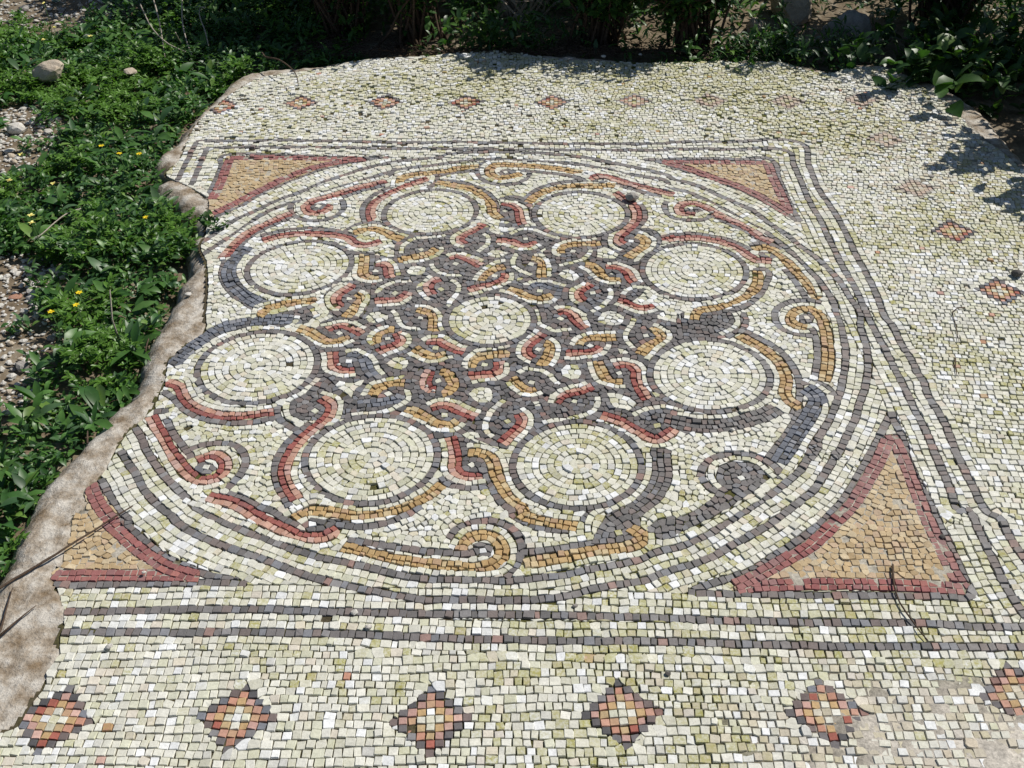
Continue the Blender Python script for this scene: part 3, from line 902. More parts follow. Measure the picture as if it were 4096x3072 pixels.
# outline of each piece: support of its pixels in 16 directions
o = own.ravel(); idx = np.nonzero(o >= 0)[0]; idx = idx[np.argsort(o[idx], kind='stable')]
oo = o[idx]; start = np.r_[0, np.nonzero(np.diff(oo))[0]+1]; who = oo[start]; count = np.diff(np.r_[start, len(oo)])
px = ((idx % NX)+.5)*RES+X0-sx_[oo]; py = ((idx//NX)+.5)*RES+Y0-sy_[oo]
ND = 16
H = np.zeros((len(who), ND))
ca, sa = np.cos(sa_[oo]), np.sin(sa_[oo]); qu = px*ca+py*sa; qv = py*ca-px*sa
for k in range(ND):
    t = 2*np.pi*k/ND
    H[:, k] = np.maximum.reduceat(qu*np.cos(t)+qv*np.sin(t), start)
del px, py, qu, qv, ca, sa, idx, oo
def outlines():
    """yield (seed index, convex outline (n,2) in plane coordinates)"""
    T = 2*np.pi*np.arange(ND)/ND; D = np.stack([np.cos(T), np.sin(T)], 1)
    D2 = np.roll(D, -1, 0); det = D[:, 0]*D2[:, 1]-D[:, 1]*D2[:, 0]
    r2 = np.random.default_rng(3)
    for j in range(len(who)):
        if count[j] < 22: continue
        k = who[j]; s = S[k]
        h = H[j]-r2.uniform(.0006, .0015)+RES*.5
        if h.min() < .0012: h = np.maximum(h, .0012)
        h2 = np.roll(h, -1)
        V = np.stack([(h*D2[:, 1]-h2*D[:, 1])/det, (h2*D[:, 0]-h*D2[:, 0])/det], 1)
        # merge short edges
        pts = list(V); lim = .0052
        while len(pts) > 4:
            A = np.array(pts); e = np.linalg.norm(np.roll(A, -1, 0)-A, axis=1); q = int(e.argmin())
            if e[q] > lim and len(pts) <= 7: break
            n = len(pts); p_, q_ = pts[q], pts[(q+1) % n]
            a_, b_ = pts[q-1], pts[(q+2) % n]
            # the corner the two neighbouring edges would meet in, if it is near
            d1 = p_-a_; d2 = q_-b_; dt = d1[0]*d2[1]-d1[1]*d2[0]; m = (p_+q_)/2
            if abs(dt) > 1e-9:
                tt = ((b_-a_)[0]*d2[1]-(b_-a_)[1]*d2[0])/dt; c_ = a_+d1*tt
                if np.linalg.norm(c_-m) < .0035: m = m*.45+c_*.55
            pts[q] = m; del pts[(q+1) % n]
        A = np.array(pts)+r2.normal(0, .00028, (len(pts), 2))
        c, sn = np.cos(s[2]), np.sin(s[2])
        yield k, A@np.array([[c, sn], [-sn, c]])+[s[0], s[1]]

# ---------------------------------------------------------------- the mosaic's stones
def stone_material():
    t = NT('tessera stone'); at = t.attr(); col = at.outputs['Color']; algae = at.outputs['Alpha']
    f = t.noise(260, 3, .65); g = t.noise(60, 3, .6); pits = t.noise(620, 2, .5)
    c = t.mix(1, col, t.ramp(f, [(.25, .82), (.75, 1.12)]), 'MULTIPLY')
    c = t.mix(1, c, t.ramp(g, [(.3, .88), (.7, 1.08)]), 'MULTIPLY')
    c = t.mix(t.ramp(pits, [(.64, 0.0), (.74, .5)]), c, (.17, .14, .09))
    # algae film, thickest in the hollows of the stone
    k = t.math('MULTIPLY', algae, t.ramp(t.noise(170, 3, .7), [(.28, .15), (.62, 1.0)]))
    c = t.mix(k, c, t.mix(t.noise(24, 2), (.25, .26, .035), (.38, .33, .10)))
    return t.out(c, .78, t.bump(t.mix(.5, f, g), .55, .0016), .25)
M_STONE = stone_material()
def bed_material():
    t = NT('mortar bed'); col = t.attr().outputs['Color']
    f = t.noise(150, 4, .7); g = t.noise(35, 3, .6)
    c = t.mix(1, col, t.ramp(f, [(.3, .6), (.7, 1.3)]), 'MULTIPLY')
    c = t.mix(1, c, t.ramp(g, [(.3, .75), (.7, 1.15)]), 'MULTIPLY')
    return t.out(c, .95, t.bump(t.mix(.5, f, g), .9, .003), .1)
M_BED = bed_material()

pr = np.random.default_rng(11)
def pick(opts, p):
    return np.array(opts[pr.choice(len(opts), p=p)])
WHITES = [(.64, .63, .55), (.69, .68, .61), (.75, .76, .76), (.61, .61, .49), (.64, .59, .50), (.57, .565, .53)]
DARKS = [(.135, .125, .128), (.155, .122, .116), (.165, .172, .195), (.088, .086, .09), (.25, .15, .13), (.20, .195, .20)]
REDS = [(.26, .055, .045), (.32, .085, .062), (.22, .060, .055)]
PINKS = [(.52, .30, .225), (.46, .24, .17), (.56, .37, .31), (.45, .28, .24)]
YELLOWS = [(.47, .325, .15), (.42, .275, .12), (.52, .41, .24), (.45, .30, .18)]
OCHRES = [(.48, .365, .215), (.44, .32, .175), (.53, .43, .28), (.47, .345, .23)]
def tessera_colour(cls, x, y, moss, worn):
    tessera_colour.film = 0.0
    if cls in ('W', 'F', 'M', 'X0', 'X1'):
        c = pick(WHITES, [.37, .22, .17, .14, .05, .05])*pr.uniform(.88, 1.06)
        if pr.random() < moss: tessera_colour.film = pr.uniform(.25, .95)
        elif pr.random() < .4: tessera_colour.film = pr.uniform(.05, .3)
        if pr.random() < worn*.5: c = c*.45+np.array((.44, .36, .25))*.55
        if cls == 'F' and pr.random() < .004: c = np.array(PINKS[pr.integers(4)])
    elif cls in ('D', 'X4'): c = pick(DARKS, [.36, .24, .14, .12, .04, .10])*pr.uniform(.85, 1.2)
    elif cls == 'K': c = pick(DARKS, [.42, .18, .12, .20, .02, .06])*pr.uniform(.75, 1.1)
    elif cls == 'G': c = pick([(.135, .145, .170), (.185, .20, .235), (.12, .118, .122), (.23, .235, .255)], [.4, .25, .25, .1])*pr.uniform(.85, 1.15)
    elif cls == 'R': c = pick(REDS, [.6, .25, .15])*pr.uniform(.85, 1.15)
    elif cls == 'T': c = pick([(.27, .075, .072), (.23, .058, .058), (.31, .095, .08), (.25, .10, .10)], [.4, .25, .2, .15])*pr.uniform(.88, 1.12)
    elif cls == 'P': c = pick(PINKS, [.4, .3, .15, .15])*pr.uniform(.88, 1.1)
    elif cls == 'Y': c = pick(YELLOWS, [.4, .25, .2, .15])*pr.uniform(.88, 1.12)
    elif cls == 'O': c = pick(OCHRES, [.4, .25, .2, .15])*pr.uniform(.9, 1.1)
    elif cls == 'X3': c = pick(PINKS+[(.36, .12, .09)], [.25, .3, .1, .2, .15])*pr.uniform(.85, 1.1)
    else: c = pick([(.48, .33, .17), (.47, .35, .20), (.46, .30, .19)], [.4, .3, .3])
    if cls[0] == 'X' and y > .5:                 # the far right-hand lozenges have faded
        f = .68*np.clip((x-.1)/.7, 0, 1)
        c = c*(1-f)+np.array((.50, .45, .38))*f
    return c
def moss_at(x, y):
    """where green algae has grown on the stones"""
    n = vnoise(x, y, .34, 3, 4); n2 = vnoise(x, y, .07, 9, 2)
    right = np.clip((x+.15)/1.0, 0, 1); far = np.clip((y-1.25)/.25, 0, 1); front = np.clip((-.80-y)/.25, 0, 1)*np.clip((x+.55)/.7, 0, 1)
    base = .10+.30*right+.30*front+.48*far*np.clip((x+.75)/.3, 0, 1)
    return np.clip((n-.47)*3.0*(.3+base)+base*.55+(n2-.5)*.5, 0, .9)
def worn_at(x, y):
    """the patches rubbed and limed over, in front on the right and along the far right edge"""
    a = np.exp(-(((x-.80)/.42)**2+((y+1.33)/.26)**2)); b = np.exp(-(((x-1.55)/.5)**2+((y-.95)/.5)**2))*.5
    return np.clip((a+b)*(.5+1.1*vnoise(x, y, .10, 21, 3)), 0, 1)

SHAPES = list(outlines())
cams = np.array(cam_at)
def photo_size(k):
    p = np.array((S[k][0], S[k][1], 0))-cams; d = np.linalg.norm(p)
    q = np.array([p@np.array(right), p@np.array(up), p@np.array(fwd)])
    inside = abs(q[0]/q[2]) < .5*4096/FPX*.985 and abs(q[1]/q[2]) < .5*3072/FPX*.985
    return (abs(p[2])/d)/(d*d) if inside else 0
mos = empty('mosaic_floor', (0, 0, 0))
tag(mos, 'worn ancient floor mosaic of small stones, circle of eight medallions in a knotted band', 'mosaic')
XS, YS = np.array([s[0] for s in S]), np.array([s[1] for s in S])
MOSS, WORN, UNEVEN = moss_at(XS, YS), worn_at(XS, YS), vnoise(XS, YS, .5, 40, 2)
SWELL = .0048*(vnoise(XS, YS, .12, 5, 2)-.5)+.008*(vnoise(XS, YS, .6, 77, 2)-.5)
def piece(k, P, buf):
    """one stone: bottom ring, shoulder ring, top ring"""
    x, y, cls = S[k][0], S[k][1], S[k][6]
    moss, worn = MOSS[k], WORN[k]
    col = tessera_colour(cls, x, y, moss if cls in ('W', 'F', 'M', 'X0', 'X1') else 0, worn)
    if cls in ('D', 'K', 'R', 'T', 'O', 'P', 'Y'):        # lime dust dulls the coloured stones
        f = .06+.16*UNEVEN[k]+.14*np.clip((x-.1)/.9, 0, 1)*(UNEVEN[k] > .4); f *= .35 if cls in ('O', 'Y') else 1; col = col*(1-f)+np.array((.42, .40, .37))*f
    lumpy = cls in ('Y', 'R'); n = len(P)
    c = P.mean(0); sd = .0011 if not lumpy else .0014
    rough = UNEVEN[k] > .5 and y > .9
    h = pr.normal(0, sd*(1.8 if rough else 1))+SWELL[k]
    if pr.random() < (.035 if y > .9 and x < .4 else .003): h -= pr.uniform(.003, .0055)
    tx, ty = pr.normal(0, .045, 2)
    b = pr.uniform(.0007, .0014)*(1.6 if lumpy else 1); dz = pr.uniform(.0006, .0013)*(1.7 if lumpy else 1)
    R = np.linalg.norm(P-c, axis=1)
    top = c+(P-c)*(1-np.minimum(b/np.maximum(R, .002), .5))[:, None]
    z = lambda Q: h+(Q[:, 0]-c[0])*tx+(Q[:, 1]-c[1])*ty
    V, F, Cc = buf; o = len(V)
    V.extend(np.c_[P, np.full(n, -.012)].tolist())
    V.extend(np.c_[P, z(P)-dz-pr.uniform(0, .0008, n)].tolist())
    V.extend(np.c_[top, z(top)+pr.normal(0, .00022, n)].tolist())
    for i in range(n):
        j = (i+1) % n
        F.append((o+i, o+j, o+n+j, o+n+i)); F.append((o+n+i, o+n+j, o+2*n+j, o+2*n+i))
    F.append(tuple(range(o+2*n, o+3*n)))
    q = [*col, tessera_colour.film]
    Cc.extend([q]*(3*n))

# which part of the floor each stone belongs to
med_i = np.full(len(S), -1)
for q, (a, b_, r) in enumerate(MEDS):
    med_i[((XS-a)**2+(YS-b_)**2 < (r-.006)**2) & np.array([s[6] == 'M' for s in S])] = q
sizes = np.array([photo_size(k) if S[k][6] in ('F', 'W', 'D') else 0 for k, _ in SHAPES])
big = set(np.argsort(-sizes)[:300].tolist())
groups = {}
singles = []
dia_c = [r[1][0] for r in recs if r[0] == 'X']
for q, (k, P) in enumerate(SHAPES):
    cls = S[k][6]
    if q in big: singles.append((k, P)); continue
    if cls[0] == 'X': key = ('diamond', int(np.argmin([np.hypot(XS[k]-d[0], YS[k]-d[1]) for d in dia_c])))
    elif cls == 'M': key = ('medallion', int(med_i[k]))
    elif cls in ('O', 'T') : key = ('corner_triangle', int(XS[k] > 0)+2*int(YS[k] > 0))
    else: key = ('tesserae', 0)
    groups.setdefault(key, []).append((k, P))
for key in sorted(groups, key=str):
    buf = ([], [], [])
    for k, P in groups[key]: piece(k, P, buf)
    o = mesh_obj(key[0], buf[0], buf[1], M_STONE, mos, buf[2]); o['kind'] = 'stuff'
for k, P in singles:
    buf = ([], [], []); piece(k, P, buf)
    ctr = np.array((S[k][0], S[k][1], 0.0))
    o = mesh_obj('tessera', (np.array(buf[0])-ctr).tolist(), buf[1], M_STONE, mos, buf[2]); o.location = ctr

# ---------------------------------------------------------------- the bed of mortar between the stones
def poly_inside(P, x, y):
    P = np.asarray(P); Q = np.roll(P, -1, 0); r = np.zeros(np.shape(x), bool)
    for (ax, ay), (bx, by) in zip(P, Q):
        if ay == by: continue
        r ^= ((ay > y) != (by > y)) & (x < ax+(y-ay)/(by-ay)*(bx-ax))
    return r
gs = .0065
gx, gy = np.meshgrid(np.arange(X0, X1, gs), np.arange(Y0, Y1, gs))
edge_s = spline(np.concatenate([EDGE, EDGE[:1]]), .012)
keep = poly_inside(edge_s, gx, gy)
kg = keep.copy()                                 # one ring of vertices beyond the stones
for _ in range(2):
    k2 = kg.copy(); k2[1:] |= kg[:-1]; k2[:-1] |= kg[1:]; k2[:, 1:] |= kg[:, :-1]; k2[:, :-1] |= kg[:, 1:]; kg = k2
ix_l = ((gx-X0)/RES).astype(int).clip(0, NX-1); iy_l = ((gy-Y0)/RES).astype(int).clip(0, NY-1)
cls_of = np.array(['' if i not in row_info else row_info[i] for i in range(_next[0]+1)])
lc = cls_of[lab[iy_l, ix_l]]
pale = np.isin(lc, ['O', 'T']).astype(float)
for _ in range(3):
    p2 = pale.copy(); p2[1:-1, 1:-1] = (pale[1:-1, 1:-1]*2+pale[:-2, 1:-1]+pale[2:, 1:-1]+pale[1:-1, :-2]+pale[1:-1, 2:])/6; pale = p2
worn_g = worn_at(gx, gy); n_ = vnoise(gx, gy, .03, 61, 3); m_ = moss_at(gx, gy)
bz = -.0042+.0022*(n_-.5)+pale*.0022+np.clip(worn_g*1.4-.25, 0, 1)*(.0022+.0075*(n_-.35))
bz += .0048*(vnoise(gx, gy, .12, 5, 2)-.5)+.008*(vnoise(gx, gy, .6, 77, 2)-.5)
soil = np.array((.085, .070, .045)); mossy = np.array((.085, .090, .022)); lime = np.array((.52, .48, .42))
mm = np.clip(m_*1.6+(n_-.5), 0, 1)[..., None]
bcol = soil*(1-mm)+mossy*mm
lw = np.clip(pale*.75+np.clip(worn_g*1.5-.35, 0, 1), 0, 1)[..., None]
bcol = bcol*(1-lw)+lime*lw
ids = np.full(gx.shape, -1); ids[kg] = np.arange(kg.sum())
q = np.stack([ids[:-1, :-1], ids[:-1, 1:], ids[1:, 1:], ids[1:, :-1]], -1).reshape(-1, 4); q = q[(q >= 0).all(1)]
bed = mesh_obj('mortar_bed', np.stack([gx[kg], gy[kg], bz[kg]], 1).tolist(), q.tolist(), M_BED, mos, bcol[kg], smooth=True)

# ---------------------------------------------------------------- surroundings
def get(name): return [r[1] for r in recs if r[0] == name]
rs = np.random.default_rng(23)
def dist_to(P, x, y):
    P = np.asarray(P); d = np.full(np.shape(x), 9e9)
    for px_, py_ in P: d = np.minimum(d, (x-px_)**2+(y-py_)**2)
    return np.sqrt(d)
def ground_z(x, y):
    return -.058+.02*(vnoise(x, y, .35, 88, 3)-.5)+.10*np.clip(np.asarray(y)-2.0, 0, 1.5)
def mat_simple(name, stops, scale, rough=.9, bump=.8, dist=.004):
    t = NT(name); f = t.noise(scale, 6, .65); g = t.noise(scale*6, 4, .7)
    c = t.mix(1, t.ramp(f, stops), t.ramp(g, [(.3, .75), (.7, 1.2)]), 'MULTIPLY')
    return t.out(c, rough, t.bump(t.mix(.5, f, g), bump, dist), .2)
M_DIRT = mat_simple('dirt', [(.3, (.10, .075, .048)), (.5, (.18, .14, .095)), (.7, (.30, .26, .20))], 14)
M_RIM = mat_simple('lime mortar', [(.34, (.21, .155, .10)), (.48, (.36, .31, .25)), (.60, (.52, .485, .43))], 19, .95, 1.0, .009)
M_ROCKS = [mat_simple('pale limestone', [(.3, (.48, .45, .40)), (.7, (.66, .64, .60))], 40),
           mat_simple('beige limestone', [(.3, (.38, .31, .23)), (.7, (.55, .48, .39))], 40),
           mat_simple('grey stone', [(.3, (.24, .22, .20)), (.7, (.40, .38, .35))], 40),
           mat_simple('reddish stone', [(.3, (.34, .17, .11)), (.7, (.45, .27, .2))], 40)]
M_DARKROCK = mat_simple('dark pebble stone', [(.3, (.07, .065, .06)), (.7, (.14, .13, .12))], 60)
M_TWIG = mat_simple('dry twig bark', [(.3, (.055, .035, .025)), (.7, (.12, .085, .06))], 90)
M_PALE = mat_simple('bleached dead stem', [(.3, (.30, .26, .21)), (.7, (.48, .43, .36))], 90)
def leaf_material(name, base, var):
    t = NT(name); col = t.attr().outputs['Color']
    f = t.noise(40, 2); c = t.mix(1, col, t.ramp(f, [(.3, .8), (.7, 1.15)]), 'MULTIPLY')
    t.out(c, .42, None, .45)
    tr = t.new('BsdfTranslucent'); t.l.new(t.mix(1, c, (1.3, 1.6, .5), 'MULTIPLY'), tr.inputs[0])
    ms = t.new('MixShader'); ms.inputs[0].default_value = .28
    t.l.new(t.b.outputs[0], ms.inputs[1]); t.l.new(tr.outputs[0], ms.inputs[2])
    t.l.new(ms.outputs[0], t.n['Material Output'].inputs['Surface']); return t.m
M_LEAF = leaf_material('green leaf', None, None)
def plain(name, c, rough=.5):
    return NT(name).out(c, rough)
M_PETAL, M_PALEPETAL, M_EYE = plain('yellow petal', (.80, .62, .02)), plain('pale yellow petal', (.75, .70, .22)), plain('flower heart', (.55, .33, .02))

# the ground: one sheet, fine near the mosaic, wide enough to reach the horizon
ax_ = np.concatenate([-np.geomspace(120, 3.4, 14), np.arange(-3.2, 3.21, .04), np.geomspace(3.4, 120, 14)])
ay_ = np.concatenate([-np.geomspace(120, 1.9, 14), np.arange(-1.8, 4.01, .04), np.geomspace(4.3, 120, 14)])
gx2, gy2 = np.meshgrid(ax_, ay_)
gz2 = ground_z(gx2, gy2)
n1, n2 = gx2.shape; ii = np.arange(n1*n2).reshape(n1, n2)
fc = np.stack([ii[:-1, :-1], ii[:-1, 1:], ii[1:, 1:], ii[1:, :-1]], -1).reshape(-1, 4)
tag(mesh_obj('ground', np.stack([gx2, gy2, gz2], -1).reshape(-1, 3).tolist(), fc.tolist(), M_DIRT, smooth=True), kind='structure')

# the rim of lime mortar that holds the broken edge
rim_s = spline(np.concatenate([RIM, RIM[:1]]), .02)
hx, hy = np.meshgrid(np.arange(-1.45, 2.15, .009), np.arange(-1.5, 2.05, .009))
inr = poly_inside(rim_s, hx, hy); ine = poly_inside(edge_s, hx, hy)
dr = dist_to(rim_s[::1], hx, hy); de = dist_to(edge_s[::2], hx, hy)
kr = (inr | (dr < .02)) & (~ine | (de < .012))
hz = -.0045+.010*(vnoise(hx, hy, .022, 55, 3)-.5)+.009*(vnoise(hx, hy, .06, 51, 3)-.5)+.012*(vnoise(hx, hy, .3, 52, 2)-.5)
s_ = np.where(inr, dr, -dr); q_ = np.clip((.05-s_)/.07, 0, 1); hz = hz-.07*q_**2
hz = np.where(de < .03, np.minimum(hz, -.002), hz); hz = np.where(ine, -.009, hz)
ids = np.full(hx.shape, -1); ids[kr] = np.arange(kr.sum())
q = np.stack([ids[:-1, :-1], ids[:-1, 1:], ids[1:, 1:], ids[1:, :-1]], -1).reshape(-1, 4); q = q[(q >= 0).all(1)]
mesh_obj('mortar_rim', np.stack([hx[kr], hy[kr], hz[kr]], 1).tolist(), q.tolist(), M_RIM, mos, smooth=True)

# ---- leaves
PROF = {'oval': (.10, .80, 1, .72, .04), 'lance': (.15, .7, .95, .6, .03), 'blade': (.7, 1, .9, .55, .03), 'broad': (.25, 1, .95, .62, .03)}
TT = np.array([0, .25, .5, .75, 1.0])
def leaf_arrays(base, az, el, L, Wd, droop, prof='oval', fold=.25):
    n = len(base); p = np.array(PROF[prof])
    ang = el[:, None]-droop[:, None]*TT[None]           # the leaf bends over towards its tip
    step = L[:, None]/4*np.ones((1, 5))
    r = np.concatenate([np.zeros((n, 1)), np.cumsum((np.cos(ang)*step)[:, :-1], 1)], 1)
    z = np.concatenate([np.zeros((n, 1)), np.cumsum((np.sin(ang)*step)[:, :-1], 1)], 1)
    ca_, sa_2 = np.cos(az)[:, None], np.sin(az)[:, None]
    mid = np.stack([base[:, 0:1]+r*ca_, base[:, 1:2]+r*sa_2, base[:, 2:3]+z], -1)
    w = Wd[:, None]/2*p[None]; roll = rs.normal(0, .35, n)[:, None]
    sx_2, sy_2, sz_2 = -sa_2*np.cos(roll), ca_*np.cos(roll), np.sin(roll)*np.ones_like(w)
    side = np.stack([sx_2*w, sy_2*w, sz_2*w+0*w], -1); lift = np.zeros_like(side); lift[..., 2] = w*fold
    V = np.stack([mid+side+lift, mid, mid-side+lift], 2).reshape(n, 15, 3)
    return V
LF = np.array([f for s in range(4) for f in ((s*3, s*3+1, s*3+4, s*3+3), (s*3+1, s*3+2, s*3+5, s*3+4))])
class Leaves:
    def __init__(s): s.V = []; s.c = []
    def add(s, base, az, el, L, Wd, droop, prof, cols, fold=.25):
        V = leaf_arrays(np.asarray(base), *[np.asarray(a, float) for a in (az, el, L, Wd, droop)], prof, fold)
        s.V.append(V); s.c.append(np.repeat(np.asarray(cols)[:, None], 15, 1))
    def build(s, name, parent=None, origin=(0, 0, 0)):
        V = np.concatenate(s.V)-np.array(origin); n = len(V); c = np.concatenate(s.c).reshape(-1, 3)
        F = (LF[None]+np.arange(n)[:, None, None]*15).reshape(-1, 4)
        return mesh_obj(name, V.reshape(-1, 3).tolist(), F.tolist(), M_LEAF, parent, c, smooth=True)
GREENS = np.array([(.030, .080, .018), (.045, .105, .022), (.060, .130, .030), (.028, .068, .024), (.085, .150, .030), (.055, .105, .045)])
def greens(n, bright=1.0): return GREENS[rs.choice(6, n, p=[.28, .26, .18, .14, .06, .08])]*rs.uniform(.8, 1.2, (n, 1))*bright
def rosettes(L_, px_, py_, pz_, size, nl, prof, ratio, el=(.1, 1.0), bright=1.0, tall=.0):
    n = len(px_); k = nl
    bx_ = np.repeat(px_, k); by_ = np.repeat(py_, k); bz_ = np.repeat(pz_, k)+rs.uniform(0, 1, n*k)*np.repeat(tall*np.ones(n), k)
    l = np.repeat(size, k)*rs.uniform(.6, 1.15, n*k)
    L_.add(np.stack([bx_+rs.normal(0, .008, n*k), by_+rs.normal(0, .008, n*k), bz_], 1), rs.uniform(0, 6.283, n*k), rs.uniform(*el, n*k), l, l*ratio*rs.uniform(.8, 1.2, n*k), rs.uniform(.3, 1.3, n*k), prof, greens(n*k, bright))
VEG = get('VEG')[0]; DIRT = get('DIRT')
nc = 33000
qx, qy = rs.uniform(-2.8, 1.0, nc), rs.uniform(-1.1, 3.4, nc)
ok = poly_inside(VEG, qx, qy)
for D_ in DIRT: ok &= ~(poly_inside(D_, qx, qy) & (vnoise(qx, qy, .08, 91, 2) < .70))
ok &= ~((qx > -.80) & (qy > 1.88) & (rs.random(nc) < .75))
dn = vnoise(qx, qy, .16, 34, 3); ok &= rs.random(nc) < .45+.8*dn
qx, qy, dn = qx[ok], qy[ok], dn[ok]
gz_ = ground_z(qx, qy); hgt = .02+.075*np.clip((dn-.3)*2, 0, 1)
kind_n = vnoise(qx, qy, .22, 63, 2); big_n = rs.random(len(qx))
broad = Leaves()
m = kind_n < .62
rosettes(broad, qx[m], qy[m], gz_[m], rs.uniform(.019, .037, m.sum()), 9, 'oval', .40, (.0, 1.1), 1.55, hgt[m])
m2 = m & (big_n < .07)
rosettes(broad, qx[m2], qy[m2], gz_[m2]+.02, rs.uniform(.05, .085, m2.sum()), 6, 'lance', .34, (.2, .9), 1.5, .03)
tag(broad.build('broad_leaf_weeds'), kind='stuff')
feather = Leaves()                                 # finely cut foliage: pairs of small lobes along each rib
m = np.nonzero(kind_n >= .58)[0]; m = m[rs.random(len(m)) < .75]
for k in m:
    nr = 4
    for r_ in range(nr):
        a = rs.uniform(0, 6.283); e = rs.uniform(.35, 1.1); l = rs.uniform(.03, .055); t_ = np.linspace(.3, 1, 5)
        b0 = np.array([qx[k], qy[k], gz_[k]+rs.uniform(0, hgt[k])])
        pts = b0+np.stack([np.cos(a)*np.cos(e)*l*t_, np.sin(a)*np.cos(e)*l*t_, np.sin(e)*l*t_-l*.25*t_**2], 1)
        pts = np.concatenate([pts, pts]); az = np.r_[np.full(5, a+.8), np.full(5, a-.8)]+rs.normal(0, .2, 10)
        feather.add(pts, az, rs.uniform(0, .7, 10), np.full(10, l*.42), np.full(10, l*.17), rs.uniform(0, .8, 10), 'lance', np.array([(.10, .21, .03)])*rs.uniform(.75, 1.25, (10, 1)))
tag(feather.build('feathery_weeds'), kind='stuff')

# ---- stems and twigs
def tube(P, r_a, r_b, n=6):
    P = np.asarray(P, float); T = np.gradient(P, axis=0); T /= np.linalg.norm(T, axis=1)[:, None]+1e-9
    A = np.cross(T, (0.13, .21, .97)); A /= np.linalg.norm(A, axis=1)[:, None]+1e-9; B = np.cross(T, A)
    rad = np.linspace(r_a, r_b, len(P))*(1+rs.normal(0, .08, len(P)))
    th = np.arange(n)*2*np.pi/n
    V = P[:, None]+(A[:, None]*np.cos(th)[None, :, None]+B[:, None]*np.sin(th)[None, :, None])*rad[:, None, None]
    F = [(s*n+i, s*n+(i+1) % n, (s+1)*n+(i+1) % n, (s+1)*n+i) for s in range(len(P)-1) for i in range(n)]
    F += [tuple(range(n))[::-1], tuple((len(P)-1)*n+i for i in range(n))]
    return V.reshape(-1, 3), F
def tubes(name, list_, mat, parent=None):
    V, F = [], []
    for P, a, b in list_:
        v, f = tube(P, a, b); o = len(V); V.extend(v.tolist()); F.extend([tuple(i+o for i in q) for q in f])
    return mesh_obj(name, V, F, mat, parent, smooth=True)
def lay(P, z): 
    s = spline(P, .02); return np.c_[s, z+np.zeros(len(s))+rs.normal(0, .0008, len(s))]
def lift(P, h):
    s = spline(P, .02); t = np.linspace(0, 1, len(s)); return np.c_[s, np.asarray(h)*np.sin(np.pi*t*.8)+.004]
tag(tubes('twig', [(lay(get('longtwig')[0], .008), .0032, .0014)], M_TWIG), 'long straight brown twig lying across the mortar rim onto the lower ochre triangle', 'twig')
F2 = get('forktwig'); tag(tubes('forked_twig', [(lay(F2[0], .005), .0024, .0009), (lay(F2[1], .005), .0026, .0009)], M_TWIG), 'dark forked twig on the bare mortar below the long straight twig', 'twig')
tag(tubes('twig', [(lay(get('crack')[0], .006), .0022, .0012)], M_TWIG), 'thin black twig lying over the red base row of the lower right triangle', 'twig')
tag(tubes('twig', [(lay(get('curltwig')[0], .005), .0016, .0007)], M_TWIG), 'fine hooked twig on the white field right of the frame', 'twig')
tag(tubes('twig', [(lay(get('shorttwig')[0], .005), .002, .001)], M_TWIG), 'short dark twig just below the fine hooked twig on white stones', 'twig')
tag(tubes('twig', [(lift(get('overtwig')[0], .05), .004, .0016)], M_TWIG), 'dark arching twig reaching over the upper left rim towards a lozenge', 'twig')
R2 = get('rimtwig')
tag(tubes('stem', [(lay(R2[0], -.002), .0022, .0012)], M_TWIG), 'thin curved dark stem at the weed edge beside the middle left medallions', 'stem')
tag(tubes('stem', [(lay(R2[1], -.002), .0026, .0015)], M_TWIG), 'short upright dark stem stub on the lower part of the left rim', 'stem')
st = get('stick')[0][0]; tag(tubes('stick', [(np.array([[st[0], st[1], -.05], [st[0]-.006, st[1]+.006, .04], [st[0]+.004, st[1]+.02, .12]]), .0028, .0018)], M_PALE), 'pale dry stick standing upright in the weeds beside the left rim', 'stick')
DS = get('deadstem'); lst = []
for P in DS:
    s = spline(P, .03); g = ground_z(s[:, 0], s[:, 1]); t = np.linspace(1, .15, len(s)); lst.append((np.c_[s, g+.05+.13*t], .003, .0022))
tag(tubes('dead_stalks', lst, M_PALE), 'bleached branching dead stalks tangled in the weeds, upper left', 'dead plant')
cs_ = get('curvedstem')[0]; s = spline(cs_, .02); tag(tubes('stem', [(np.c_[s, ground_z(s[:, 0], s[:, 1])+.07], .0022, .0016)], M_PALE), 'brown curved dry stem lying on the weeds by the white egg-shaped stone', 'stem')

